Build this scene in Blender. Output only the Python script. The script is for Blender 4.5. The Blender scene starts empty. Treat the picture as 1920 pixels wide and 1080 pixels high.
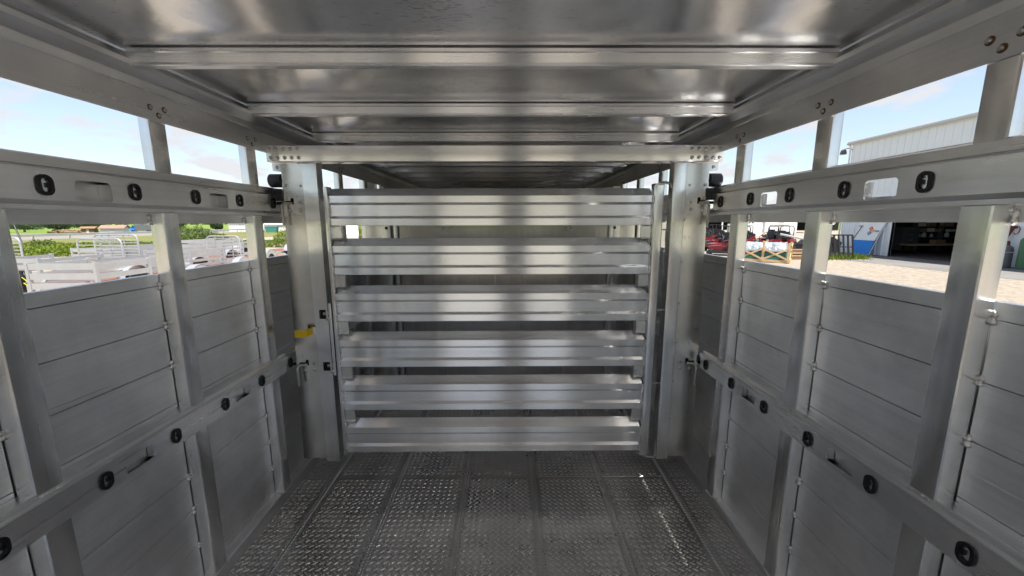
import bpy, math, random
import numpy as np
from mathutils import Vector, Matrix
from mathutils.geometry import tessellate_polygon
random.seed(7)
rng = np.random.default_rng(7)
S = bpy.context.scene
COL = S.collection
R = math.radians

# ------------------------------------------------------------------ camera
cd = bpy.data.cameras.new('camera')
cd.sensor_width = 36.0
cd.lens = 36.0 * 732.035 / 1920.0
cd.clip_start = 0.02
cd.clip_end = 3000
cam = bpy.data.objects.new('camera', cd)
COL.objects.link(cam)
yaw, pit, roll = 6.70370776e-03, 1.67016146e-01, -2.25245049e-03
fw = Vector((math.sin(yaw) * math.cos(pit), math.cos(yaw) * math.cos(pit), -math.sin(pit)))
r0 = Vector((math.cos(yaw), -math.sin(yaw), 0))
u0 = r0.cross(fw)
rr = r0 * math.cos(roll) + u0 * math.sin(roll)
uu = -r0 * math.sin(roll) + u0 * math.cos(roll)
M = Matrix(((rr.x, uu.x, -fw.x, 0.075), (rr.y, uu.y, -fw.y, 0.0), (rr.z, uu.z, -fw.z, 1.49), (0, 0, 0, 1)))
cam.matrix_world = M
S.camera = cam

# ------------------------------------------------------------------ world and sun
LIGHT_DIR = Vector((-0.245, 0.42, -1.0)).normalized()      # the way sunlight travels
sun_el = math.asin(-LIGHT_DIR.z)
sun_az = math.atan2(-LIGHT_DIR.x, -LIGHT_DIR.y)            # clockwise from +Y
W = bpy.data.worlds.new('World')
S.world = W
W.use_nodes = True
nt = W.node_tree
nt.nodes.clear()
wo = nt.nodes.new('ShaderNodeOutputWorld')
bg = nt.nodes.new('ShaderNodeBackground')
bg.inputs['Strength'].default_value = 0.078
sky = nt.nodes.new('ShaderNodeTexSky')
sky.sky_type = 'NISHITA'
sky.sun_disc = False
sky.sun_elevation = sun_el
sky.sun_rotation = sun_az
sky.air_density = 1.0
sky.dust_density = 0.6
sky.ozone_density = 1.0
tc = nt.nodes.new('ShaderNodeTexCoord')
mp = nt.nodes.new('ShaderNodeMapping')
mp.inputs['Scale'].default_value = (1.0, 1.0, 2.6)
nz = nt.nodes.new('ShaderNodeTexNoise')
nz.inputs['Scale'].default_value = 9.0
nz.inputs['Detail'].default_value = 7
nz.inputs['Roughness'].default_value = 0.55
cr = nt.nodes.new('ShaderNodeValToRGB')
cr.color_ramp.elements[0].position = 0.49
cr.color_ramp.elements[0].color = (0, 0, 0, 1)
cr.color_ramp.elements[1].position = 0.62
cr.color_ramp.elements[1].color = (1, 1, 1, 1)
mixc = nt.nodes.new('ShaderNodeMix')
mixc.data_type = 'RGBA'
mul = nt.nodes.new('ShaderNodeMath'); mul.operation = 'MULTIPLY_ADD'; mul.inputs[1].default_value = 0.68; mul.inputs[2].default_value = 0.30
nt.links.new(tc.outputs['Generated'], mp.inputs['Vector'])
nt.links.new(mp.outputs['Vector'], nz.inputs['Vector'])
nt.links.new(nz.outputs['Fac'], cr.inputs['Fac'])
nt.links.new(cr.outputs['Color'], mul.inputs[0])
nt.links.new(mul.outputs[0], mixc.inputs['Factor'])
nt.links.new(sky.outputs['Color'], mixc.inputs['A'])
mixc.inputs['B'].default_value = (3.66, 3.70, 3.85, 1)
nt.links.new(mixc.outputs['Result'], bg.inputs['Color'])
nt.links.new(bg.outputs[0], wo.inputs['Surface'])

sl = bpy.data.lights.new('sun', 'SUN')
sl.energy = 4.2
sl.angle = R(0.53)
sl.color = (1.0, 0.955, 0.88)
so = bpy.data.objects.new('sun', sl)
COL.objects.link(so)
so.location = (0, 0, 30)
so.rotation_euler = LIGHT_DIR.to_track_quat('-Z', 'Y').to_euler()

vs = S.view_settings
vs.view_transform = 'Standard'
vs.look = 'None'
vs.exposure = 1.55
vs.gamma = 1.0
vs.use_curve_mapping = False
S.display_settings.display_device = 'sRGB'
cy = S.cycles
cy.max_bounces = 14
cy.diffuse_bounces = 5
cy.glossy_bounces = 10
cy.transmission_bounces = 6
cy.transparent_max_bounces = 8
cy.sample_clamp_indirect = 4.0
cy.use_denoising = True
cy.caustics_reflective = True
cy.blur_glossy = 0.1

# ------------------------------------------------------------------ materials
def _n(t, kind, **kw):
    n = t.nodes.new(kind)
    for k, v in kw.items():
        if k in n.inputs: n.inputs[k].default_value = v
        else: setattr(n, k, v)
    return n

def new_mat(name):
    m = bpy.data.materials.new(name)
    m.use_nodes = True
    t = m.node_tree
    b = t.nodes['Principled BSDF']
    return m, t, b

def alu(name, axis, base=(0.82, 0.825, 0.83), rough=0.32, aniso=0.5, spread=0.10, streak=0.0004, smudge=0.18, spec_scale=1.0, mott=2.2, bumpd=0.25, marks=None, dent=0.004):
    """mill-finish aluminium drawn along one axis: 'x', 'y' or 'z'"""
    m, t, b = new_mat(name)
    b.inputs['Metallic'].default_value = 1.0
    co = _n(t, 'ShaderNodeTexCoord')
    sc = {'x': (0.7, 70, 70), 'y': (70, 0.7, 70), 'z': (70, 70, 0.7), 'n': (6, 6, 6)}[axis]
    mp = _n(t, 'ShaderNodeMapping'); mp.inputs['Scale'].default_value = sc
    t.links.new(co.outputs['Object'], mp.inputs['Vector'])
    n1 = _n(t, 'ShaderNodeTexNoise', Scale=1.0, Detail=4.0, Roughness=0.6)
    t.links.new(mp.outputs[0], n1.inputs['Vector'])
    n2 = _n(t, 'ShaderNodeTexNoise', Scale=mott, Detail=6.0, Roughness=0.62)
    t.links.new(co.outputs['Object'], n2.inputs['Vector'])
    n3 = _n(t, 'ShaderNodeTexNoise', Scale=11.0, Detail=3.0, Roughness=0.5)
    t.links.new(co.outputs['Object'], n3.inputs['Vector'])
    # roughness
    mr = _n(t, 'ShaderNodeMapRange'); mr.inputs['From Min'].default_value = 0.3; mr.inputs['From Max'].default_value = 0.7
    mr.inputs['To Min'].default_value = rough - spread; mr.inputs['To Max'].default_value = rough + spread
    av = _n(t, 'ShaderNodeMath', operation='MULTIPLY_ADD')
    av.inputs[1].default_value = 0.5
    t.links.new(n1.outputs['Fac'], av.inputs[0])
    hv = _n(t, 'ShaderNodeMath', operation='MULTIPLY'); hv.inputs[1].default_value = 0.5
    t.links.new(n2.outputs['Fac'], hv.inputs[0]); t.links.new(hv.outputs[0], av.inputs[2])
    t.links.new(av.outputs[0], mr.inputs['Value'])
    t.links.new(mr.outputs[0], b.inputs['Roughness'])
    # colour: smudges and oxide
    mx = _n(t, 'ShaderNodeMix', data_type='RGBA')
    mr2 = _n(t, 'ShaderNodeMapRange'); mr2.inputs['From Min'].default_value = 0.38; mr2.inputs['From Max'].default_value = 0.68
    t.links.new(n2.outputs['Fac'], mr2.inputs['Value'])
    t.links.new(mr2.outputs[0], mx.inputs['Factor'])
    mx.inputs['A'].default_value = (*base, 1)
    mx.inputs['B'].default_value = tuple(c * (1 - smudge) for c in base) + (1,)
    mx2 = _n(t, 'ShaderNodeMix', data_type='RGBA', blend_type='MULTIPLY')
    mx2.inputs['Factor'].default_value = 1.0
    mr3 = _n(t, 'ShaderNodeMapRange'); mr3.inputs['From Min'].default_value = 0.3; mr3.inputs['From Max'].default_value = 0.7
    mr3.inputs['To Min'].default_value = 0.94; mr3.inputs['To Max'].default_value = 1.04
    t.links.new(n1.outputs['Fac'], mr3.inputs['Value'])
    t.links.new(mx.outputs['Result'], mx2.inputs['A']); t.links.new(mr3.outputs[0], mx2.inputs['B'])
    t.links.new(mx2.outputs['Result'], b.inputs['Base Color'])
    if marks:      # scuffs: (mapping scale, rotation about z, threshold, darkening)
        sc_, rz_, th_, dk_ = marks
        mp2 = _n(t, 'ShaderNodeMapping'); mp2.inputs['Scale'].default_value = sc_; mp2.inputs['Rotation'].default_value = (0, 0, rz_)
        t.links.new(co.outputs['Object'], mp2.inputs['Vector'])
        n4 = _n(t, 'ShaderNodeTexNoise', Scale=1.0, Detail=2.0, Roughness=0.5); t.links.new(mp2.outputs[0], n4.inputs['Vector'])
        n5 = _n(t, 'ShaderNodeTexNoise', Scale=3.1, Detail=2.0, Roughness=0.5); t.links.new(co.outputs['Object'], n5.inputs['Vector'])
        pr_m = _n(t, 'ShaderNodeMath', operation='MULTIPLY_ADD'); pr_m.inputs[1].default_value = 0.45
        t.links.new(n5.outputs['Fac'], pr_m.inputs[0]); t.links.new(n4.outputs['Fac'], pr_m.inputs[2])
        mr4 = _n(t, 'ShaderNodeMapRange'); mr4.inputs['From Min'].default_value = th_; mr4.inputs['From Max'].default_value = th_ + 0.05
        mr4.inputs['To Min'].default_value = 1.0; mr4.inputs['To Max'].default_value = 1.0 - dk_
        t.links.new(pr_m.outputs[0], mr4.inputs['Value'])
        mx4 = _n(t, 'ShaderNodeMix', data_type='RGBA', blend_type='MULTIPLY'); mx4.inputs['Factor'].default_value = 1.0
        t.links.new(mx2.outputs['Result'], mx4.inputs['A']); t.links.new(mr4.outputs[0], mx4.inputs['B'])
        t.links.new(mx4.outputs['Result'], b.inputs['Base Color'])
    if axis != 'n':
        tg = _n(t, 'ShaderNodeTangent', direction_type='RADIAL', axis=axis.upper())
        t.links.new(tg.outputs[0], b.inputs['Tangent'])
        b.inputs['Anisotropic'].default_value = aniso
    bp = _n(t, 'ShaderNodeBump'); bp.inputs['Strength'].default_value = bumpd; bp.inputs['Distance'].default_value = streak
    t.links.new(n1.outputs['Fac'], bp.inputs['Height'])
    bp2 = _n(t, 'ShaderNodeBump'); bp2.inputs['Strength'].default_value = 0.25; bp2.inputs['Distance'].default_value = dent
    t.links.new(n3.outputs['Fac'], bp2.inputs['Height']); t.links.new(bp.outputs[0], bp2.inputs['Normal'])
    t.links.new(bp2.outputs[0], b.inputs['Normal'])
    return m

def plain(name, col, rough=0.6, metal=0.0, var=0.15, scale=6.0, bump=0.0, spec=0.4, bscale=None, col2=None):
    m, t, b = new_mat(name)
    co = _n(t, 'ShaderNodeTexCoord')
    n2 = _n(t, 'ShaderNodeTexNoise', Scale=scale, Detail=6.0, Roughness=0.65)
    t.links.new(co.outputs['Object'], n2.inputs['Vector'])
    mx = _n(t, 'ShaderNodeMix', data_type='RGBA')
    mr = _n(t, 'ShaderNodeMapRange'); mr.inputs['From Min'].default_value = 0.3; mr.inputs['From Max'].default_value = 0.7
    t.links.new(n2.outputs['Fac'], mr.inputs['Value']); t.links.new(mr.outputs[0], mx.inputs['Factor'])
    c2 = col2 or tuple(c * (1 - var) for c in col)
    mx.inputs['A'].default_value = (*col, 1); mx.inputs['B'].default_value = (*c2, 1)
    t.links.new(mx.outputs['Result'], b.inputs['Base Color'])
    b.inputs['Roughness'].default_value = rough; b.inputs['Metallic'].default_value = metal
    b.inputs['Specular IOR Level'].default_value = spec
    if bump:
        n3 = _n(t, 'ShaderNodeTexNoise', Scale=bscale or scale * 4, Detail=5.0, Roughness=0.7)
        t.links.new(co.outputs['Object'], n3.inputs['Vector'])
        bp = _n(t, 'ShaderNodeBump'); bp.inputs['Strength'].default_value = 0.8; bp.inputs['Distance'].default_value = bump
        t.links.new(n3.outputs['Fac'], bp.inputs['Height']); t.links.new(bp.outputs[0], b.inputs['Normal'])
    return m

AX = alu('drawn_aluminium_x', 'x', base=(0.88, 0.885, 0.895), rough=0.21, aniso=0.95, smudge=0.10, spread=0.04, dent=0.0008, streak=0.00005)
AY = alu('drawn_aluminium_y', 'y', base=(0.86, 0.86, 0.86), rough=0.32, aniso=0.6, smudge=0.2, marks=((60, 3.0, 60), 0.0, 0.95, 0.25))
AZ = alu('drawn_aluminium_z', 'z', base=(0.76, 0.765, 0.765), rough=0.25, aniso=0.8, smudge=0.26, spread=0.05, marks=((70, 70, 3.0), 0.0, 0.95, 0.25))
ASLAT = alu('slat_aluminium', 'y', base=(0.91, 0.91, 0.91), rough=0.44, aniso=0.7, smudge=0.28, spread=0.06, marks=((30, 2.2, 130), 0.0, 0.985, 0.3))
APLATE = alu('sheet_aluminium', 'n', base=(0.79, 0.785, 0.77), rough=0.27, smudge=0.28, spread=0.08, mott=3.5, marks=((38, 38, 38), 0.0, 0.93, 0.3))
AGATE = alu('gate_plate_aluminium', 'n', base=(0.64, 0.625, 0.59), rough=0.24, smudge=0.25, spread=0.06, mott=2.6, dent=0.0025, marks=((30, 30, 30), 0.0, 0.95, 0.35))
AROOF = alu('roof_sheet_aluminium', 'n', base=(0.84, 0.84, 0.845), rough=0.21, smudge=0.22, spread=0.04, mott=1.6, marks=((45, 170, 60), 0.5, 0.885, 0.4))
ABOW = alu('bow_aluminium', 'x', dent=0.0008, rough=0.28, aniso=1.0, smudge=0.1, spread=0.03, streak=0.00005)
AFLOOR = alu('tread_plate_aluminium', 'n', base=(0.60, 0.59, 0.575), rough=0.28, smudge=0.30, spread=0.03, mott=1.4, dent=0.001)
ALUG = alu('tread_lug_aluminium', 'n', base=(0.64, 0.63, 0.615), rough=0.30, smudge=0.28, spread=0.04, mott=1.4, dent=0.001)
WELD = plain('weld_metal', (0.82, 0.81, 0.79), rough=0.30, metal=1.0, var=0.3, scale=90, bump=0.0012, bscale=220)
BOLT = plain('zinc_bolt', (0.62, 0.61, 0.58), rough=0.28, metal=1.0, var=0.3, scale=40)
BRASS = plain('rusty_washer', (0.20, 0.125, 0.07), rough=0.5, metal=0.7, var=0.5, scale=60)
STEEL = plain('galvanised_steel', (0.55, 0.53, 0.48), rough=0.4, metal=1.0, var=0.25, scale=30)
BLACK = plain('black_plastic', (0.012, 0.011, 0.014), rough=0.38, var=0.2)
RUBBER = plain('black_rubber', (0.02, 0.02, 0.022), rough=0.6, var=0.3)
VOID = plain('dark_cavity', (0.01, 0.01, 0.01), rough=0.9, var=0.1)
YELLOW = plain('yellow_paint', (0.75, 0.50, 0.01), rough=0.4, var=0.12, scale=20)

# ------------------------------------------------------------------ mesh helpers
class MB:
    def __init__(s): s.v = []; s.f = []
    def add(s, vs, fs):
        o = len(s.v); s.v += [tuple(p) for p in vs]; s.f += [tuple(i + o for i in f) for f in fs]; return s
    def box(s, x0, x1, y0, y1, z0, z1):
        return s.add([(x0, y0, z0), (x1, y0, z0), (x1, y1, z0), (x0, y1, z0), (x0, y0, z1), (x1, y0, z1), (x1, y1, z1), (x0, y1, z1)],
                     [(0, 3, 2, 1), (4, 5, 6, 7), (0, 1, 5, 4), (1, 2, 6, 5), (2, 3, 7, 6), (3, 0, 4, 7)])
    def obox(s, c, ax, ay, az, hx, hy, hz):
        c = Vector(c); ax = Vector(ax).normalized(); ay = Vector(ay).normalized(); az = Vector(az).normalized()
        P = [c + ax * hx * i + ay * hy * j + az * hz * k for k in (-1, 1) for i, j in ((-1, -1), (1, -1), (1, 1), (-1, 1))]
        return s.add(P, [(0, 3, 2, 1), (4, 5, 6, 7), (0, 1, 5, 4), (1, 2, 6, 5), (2, 3, 7, 6), (3, 0, 4, 7)])
    def bar(s, a, b, w, h=None, up=(0, 0, 1)):
        a = Vector(a); b = Vector(b); d = (b - a); L = d.length; d.normalize()
        u = Vector(up)
        if abs(d.dot(u)) > 0.95: u = Vector((0, 1, 0)) if abs(d.y) < 0.9 else Vector((1, 0, 0))
        x = d.cross(u).normalized(); z = x.cross(d)
        return s.obox((a + b) / 2, x, d, z, w / 2, L / 2, (h or w) / 2)
    def prism(s, prof, axis, a, b, closed=True, caps=True):
        """prof: 2D points; axis 'x' -> (y,z), 'y' -> (x,z), 'z' -> (x,y)"""
        n = len(prof)
        def P(p, t):
            return {'x': (t, p[0], p[1]), 'y': (p[0], t, p[1]), 'z': (p[0], p[1], t)}[axis]
        vs = [P(p, a) for p in prof] + [P(p, b) for p in prof]
        fs = [(i, (i + 1) % n, n + (i + 1) % n, n + i) for i in range(n if closed else n - 1)]
        if caps and closed:
            tri = tessellate_polygon([[Vector((p[0], p[1], 0)) for p in prof]])
            fs += [tuple(t) for t in tri] + [tuple(i + n for i in t) for t in tri]
        return s.add(vs, fs)
    def holed(s, outer, holes, axis, a, b):
        """plate with holes; 2D loops in the plane normal to axis, from a to b along it"""
        loops = [outer] + list(holes)
        flat = [p for l in loops for p in l]
        tri = tessellate_polygon([[Vector((p[0], p[1], 0)) for p in l] for l in loops])
        n = len(flat)
        def P(p, t):
            return {'x': (t, p[0], p[1]), 'y': (p[0], t, p[1]), 'z': (p[0], p[1], t)}[axis]
        vs = [P(p, a) for p in flat] + [P(p, b) for p in flat]
        fs = [tuple(t) for t in tri] + [tuple(i + n for i in t) for t in tri]
        k = 0
        for l in loops:
            m = len(l)
            fs += [(k + i, k + (i + 1) % m, n + k + (i + 1) % m, n + k + i) for i in range(m)]
            k += m
        return s.add(vs, fs)
    def tube(s, pts, r, n=10, caps=True):
        pts = [Vector(p) for p in pts]; rs = r if isinstance(r, (list, tuple)) else [r] * len(pts)
        o = len(s.v); prev = None
        for i, p in enumerate(pts):
            d = (pts[min(i + 1, len(pts) - 1)] - pts[max(i - 1, 0)]).normalized()
            u = prev if prev is not None else (Vector((0, 0, 1)) if abs(d.z) < 0.9 else Vector((1, 0, 0)))
            x = d.cross(u).normalized(); u = x.cross(d).normalized(); prev = u
            for k in range(n):
                a = 2 * math.pi * k / n
                s.v.append(tuple(p + (x * math.cos(a) + u * math.sin(a)) * rs[i]))
        for i in range(len(pts) - 1):
            for k in range(n):
                s.f.append((o + i * n + k, o + i * n + (k + 1) % n, o + (i + 1) * n + (k + 1) % n, o + (i + 1) * n + k))
        if caps:
            s.f.append(tuple(o + k for k in range(n)))
            s.f.append(tuple(o + (len(pts) - 1) * n + k for k in range(n)))
        return s
    def lathe(s, prof, c, axis=(0, 0, 1), n=20):
        """prof: (radius, height along axis)"""
        ax = Vector(axis).normalized(); c = Vector(c)
        u = Vector((0, 0, 1)) if abs(ax.z) < 0.9 else Vector((1, 0, 0))
        x = ax.cross(u).normalized(); y = ax.cross(x)
        o = len(s.v); m = len(prof)
        for r_, h in prof:
            for k in range(n):
                a = 2 * math.pi * k / n
                s.v.append(tuple(c + ax * h + (x * math.cos(a) + y * math.sin(a)) * max(r_, 1e-5)))
        for i in range(m - 1):
            for k in range(n):
                s.f.append((o + i * n + k, o + i * n + (k + 1) % n, o + (i + 1) * n + (k + 1) % n, o + (i + 1) * n + k))
        s.f.append(tuple(o + k for k in range(n)))
        s.f.append(tuple(o + (m - 1) * n + k for k in range(n)))
        return s
    def mesh(s, name, smooth=True, angle=24):
        me = bpy.data.meshes.new(name)
        me.from_pydata(s.v, [], s.f)
        import bmesh
        bm = bmesh.new(); bm.from_mesh(me)
        bmesh.ops.recalc_face_normals(bm, faces=bm.faces[:])
        bm.to_mesh(me); bm.free()
        if smooth:
            me.shade_smooth(); me.set_sharp_from_angle(angle=R(angle))
        return me

def world_loc(o):
    p = Vector((0, 0, 0))
    while o is not None:
        p += Vector(o.location); o = o.parent
    return p

def put(name, me, mat, parent=None, world=True, loc=None, kind=None, label=None, rot=None):
    """link a mesh as one object; with world=True the mesh is in world coordinates"""
    if isinstance(me, MB): me = me.mesh(name)
    if mat is not None and not me.materials: me.materials.append(mat)
    o = bpy.data.objects.new(name, me)
    COL.objects.link(o)
    if parent is not None:
        o.parent = parent
        o.location = (Vector(loc) if loc is not None else Vector((0, 0, 0))) - (world_loc(parent) if world else Vector((0, 0, 0)))
    elif loc is not None: o.location = loc
    if rot is not None: o.rotation_euler = rot
    if kind: o['kind'] = kind
    if label: o['label'] = label
    return o

def thing(name, label, cat, loc=(0, 0, 0), rz=0.0, group=None):
    o = bpy.data.objects.new(name, None); COL.objects.link(o)
    o.empty_display_size = 0.2
    o.location = loc; o.rotation_euler = (0, 0, rz); o['label'] = label; o['category'] = cat
    if group: o['group'] = group
    return o

def tag(o, label, cat, group=None):
    o['label'] = label; o['category'] = cat
    if group: o['group'] = group
    return o

def copy_tree(o, parent=None):
    c = o.copy(); COL.objects.link(c)
    c.parent = parent
    for ch in o.children: copy_tree(ch, c)
    return c

def rrect(x0, x1, y0, y1, r, n=4, skip=()):
    """rounded rectangle loop; skip corners by index 0..3 = (x1,y1) (x0,y1) (x0,y0) (x1,y0)"""
    out = []
    for i, (cx, cy_, sx, sy) in enumerate(((x1, y1, -1, -1), (x0, y1, 1, -1), (x0, y0, 1, 1), (x1, y0, -1, 1))):
        if i in skip: out.append((cx, cy_)); continue
        c0 = (cx + sx * r, cy_ + sy * r)
        for k in range(n + 1):
            a = math.pi / 2 * (i + k / n)
            out.append((c0[0] + r * math.cos(a), c0[1] + r * math.sin(a)))
    return out

def stadium(cx, cy_, w, h, n=8):
    r = w / 2; d = h / 2 - r
    out = [(cx + r * math.cos(math.pi * k / n), cy_ + d + r * math.sin(math.pi * k / n)) for k in range(n + 1)]
    out += [(cx + r * math.cos(math.pi + math.pi * k / n), cy_ - d + r * math.sin(math.pi + math.pi * k / n)) for k in range(n + 1)]
    return out

# ================================================================== THE TRAILER
GZ = -0.51                      # ground level below the trailer floor
TX = 1.18                       # inner face of the side slats
Y0, Y1 = -2.1, 6.3              # rear and front of the box
trailer = thing('livestock_trailer', 'bare aluminium livestock trailer seen from inside with slatted walls and tread plate floor', 'trailer', (0, 0, GZ))

# ---- floor
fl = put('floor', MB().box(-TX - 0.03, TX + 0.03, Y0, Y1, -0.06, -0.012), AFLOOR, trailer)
rib_x = [-0.967 + 0.393 * k for k in range(6)]
edges = [-TX] + rib_x + [TX]
for (ya, yb) in ((Y0, 2.097), (2.103, Y1)):
    for i in range(len(edges) - 1):
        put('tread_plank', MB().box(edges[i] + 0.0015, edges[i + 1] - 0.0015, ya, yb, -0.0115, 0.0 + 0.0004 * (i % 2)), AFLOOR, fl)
put('seam_weld', MB().prism([(2.092, 0.0005), (2.096, 0.003), (2.104, 0.003), (2.108, 0.0005)], 'x', -1.12, 1.12), ALUG, fl)

def lug_mesh(cx, cy_, ang, L=0.0255, Wd=0.0068, H=0.0033, z0=0.0006):
    n = len(cx)
    l, w = L / 2, Wd / 2
    base = np.array([(-l, 0, 0), (-l * .55, w, 0), (l * .55, w, 0), (l, 0, 0), (l * .55, -w, 0), (-l * .55, -w, 0), (-l * .6, 0, 1), (l * .6, 0, 1)])
    c, s = np.cos(ang)[:, None], np.sin(ang)[:, None]
    X = cx[:, None] + base[:, 0] * c - base[:, 1] * s
    Y = cy_[:, None] + base[:, 0] * s + base[:, 1] * c
    Z = z0 + np.broadcast_to(base[:, 2] * H, X.shape)
    v = np.stack([X, Y, Z], -1).reshape(-1, 3)
    quads = [(1, 6, 7, 2), (5, 4, 7, 6)]
    tris = [(0, 6, 1), (0, 5, 6), (3, 2, 7), (3, 7, 4)]
    fs = []
    for q in quads + tris:
        fs.append((np.arange(n)[:, None] * 8 + np.array(q)).tolist())
    fs = [f for g in fs for f in g]
    me = bpy.data.meshes.new('tread_lugs')
    me.from_pydata(v.tolist(), [], fs)
    import bmesh
    bm = bmesh.new(); bm.from_mesh(me); bmesh.ops.recalc_face_normals(bm, faces=bm.faces[:]); bm.to_mesh(me); bm.free()
    me.shade_smooth(); me.set_sharp_from_angle(angle=R(60))
    return me

px_, py_ = 0.0312, 0.0156
xs, ys, an = [], [], []
for (ya, yb, yo) in ((1.15, 2.09, 0.0), (2.11, 3.5, 0.006)):
    nj = int((yb - ya) / py_)
    for j in range(nj):
        y = ya + j * py_ + yo
        x0 = -TX + (px_ / 2 if j % 2 else 0)
        for i in range(int(2 * TX / px_) + 1):
            x = x0 + i * px_
            if min(abs(x - r) for r in rib_x) < 0.029 or abs(x) > 1.15: continue
            xs.append(x); ys.append(y); an.append(R(38) if j % 2 else R(-38))
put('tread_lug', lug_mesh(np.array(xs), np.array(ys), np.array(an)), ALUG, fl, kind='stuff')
# raised joint ribs with their chevron lugs
for rx in rib_x:
    prof = [(rx - 0.0205, 0.0005), (rx - 0.019, 0.0022), (rx - 0.0075, 0.003), (rx - 0.006, 0.0075), (rx + 0.006, 0.0075), (rx + 0.0075, 0.003), (rx + 0.019, 0.0022), (rx + 0.0205, 0.0005)]
    rb = put('floor_rib', MB().prism(prof, 'y', Y0, Y1), AFLOOR, fl)
yy = np.arange(1.15, 3.5, 0.0175)
cx_, cy2, an2 = [], [], []
for rx in rib_x:
    for sgn in (-1, 1):
        cx_ += [rx + sgn * 0.0135] * len(yy); cy2 += yy.tolist(); an2 += [R(52) * sgn] * len(yy)
put('rib_lug', lug_mesh(np.array(cx_), np.array(cy2), np.array(an2), L=0.017, Wd=0.0055, H=0.004, z0=0.0026), ALUG, fl, kind='stuff')
cx_, cy2, an2 = [], [], []
for rx in rib_x:
    cx_ += [rx] * len(yy); cy2 += (yy + 0.008).tolist(); an2 += [R(-52) if rx > 0 else R(52)] * len(yy)
put('rib_lug', lug_mesh(np.array(cx_), np.array(cy2), np.array(an2), L=0.013, Wd=0.0045, H=0.002, z0=0.0075), ALUG, fl, kind='stuff')

# ---- shared small meshes
def lump(name, sx, sy, sz, seed=0):
    """a weld tack: two or three rounded drops run into each other along z"""
    r_ = random.Random(seed); mb = MB(); n = 17; m = 12
    nd = r_.choice((2, 2, 3)); o = 0
    for i in range(n):
        t = i / (n - 1)
        ph = t * nd
        hump = abs(math.sin(math.pi * ph)) ** 0.5
        end = min(1.0, t * 6, (1 - t) * 6)
        rad = sx * (0.52 + 0.5 * hump) * end ** 0.5 + 1e-4
        cx, cy_ = math.sin(ph * 2.1 + seed) * sx * 0.16, math.cos(ph * 1.7 + seed) * sy * 0.16
        for k in range(m):
            a = 2 * math.pi * k / m; q = rad * (1 + 0.10 * math.sin(3 * a + seed + 4 * t))
            mb.v.append((cx + q * math.cos(a), cy_ + q * math.sin(a), (t - 0.5) * sz))
    for i in range(n - 1):
        for k in range(m): mb.f.append((i * m + k, i * m + (k + 1) % m, (i + 1) * m + (k + 1) % m, (i + 1) * m + k))
    mb.f.append(tuple(range(m))); mb.f.append(tuple((n - 1) * m + k for k in range(m)))
    return mb.mesh(name, angle=180)
beads = [lump('weld_bead', 0.0068, 0.0068, 0.031, seed=k) for k in range(5)]
for b in beads: b.materials.append(WELD)

def bolt_head(name, r=0.009, h=0.006, axis=(0, -1, 0)):
    m = MB().lathe([(r, 0), (r, h * .3), (r * .82, h * .75), (r * .5, h), (r * .42, h), (r * .38, h * .62), (0, h * .62)], (0, 0, 0), axis, 14).mesh(name, angle=40)
    return m
rivet_me = MB().lathe([(0.0075, 0), (0.0068, 0.002), (0.004, 0.0042), (0, 0.005)], (0, 0, 0), (0, -1, 0), 12).mesh('rivet', angle=60)
rivet_me.materials.append(BOLT)
bolt_me = bolt_head('bolt'); bolt_me.materials.append(BOLT)

def post_prof(xa, xb, ya, yb, r=0.008):
    return rrect(min(xa, xb), max(xa, xb), ya, yb, r, 3)

Z_TOP = 1.31
SEAMS = [0.062, 0.215, 0.367, 0.517, 0.672, 0.820, 0.970, 1.118, 1.268, Z_TOP]
SEAMS_HI = [1.487, 1.56]

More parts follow.
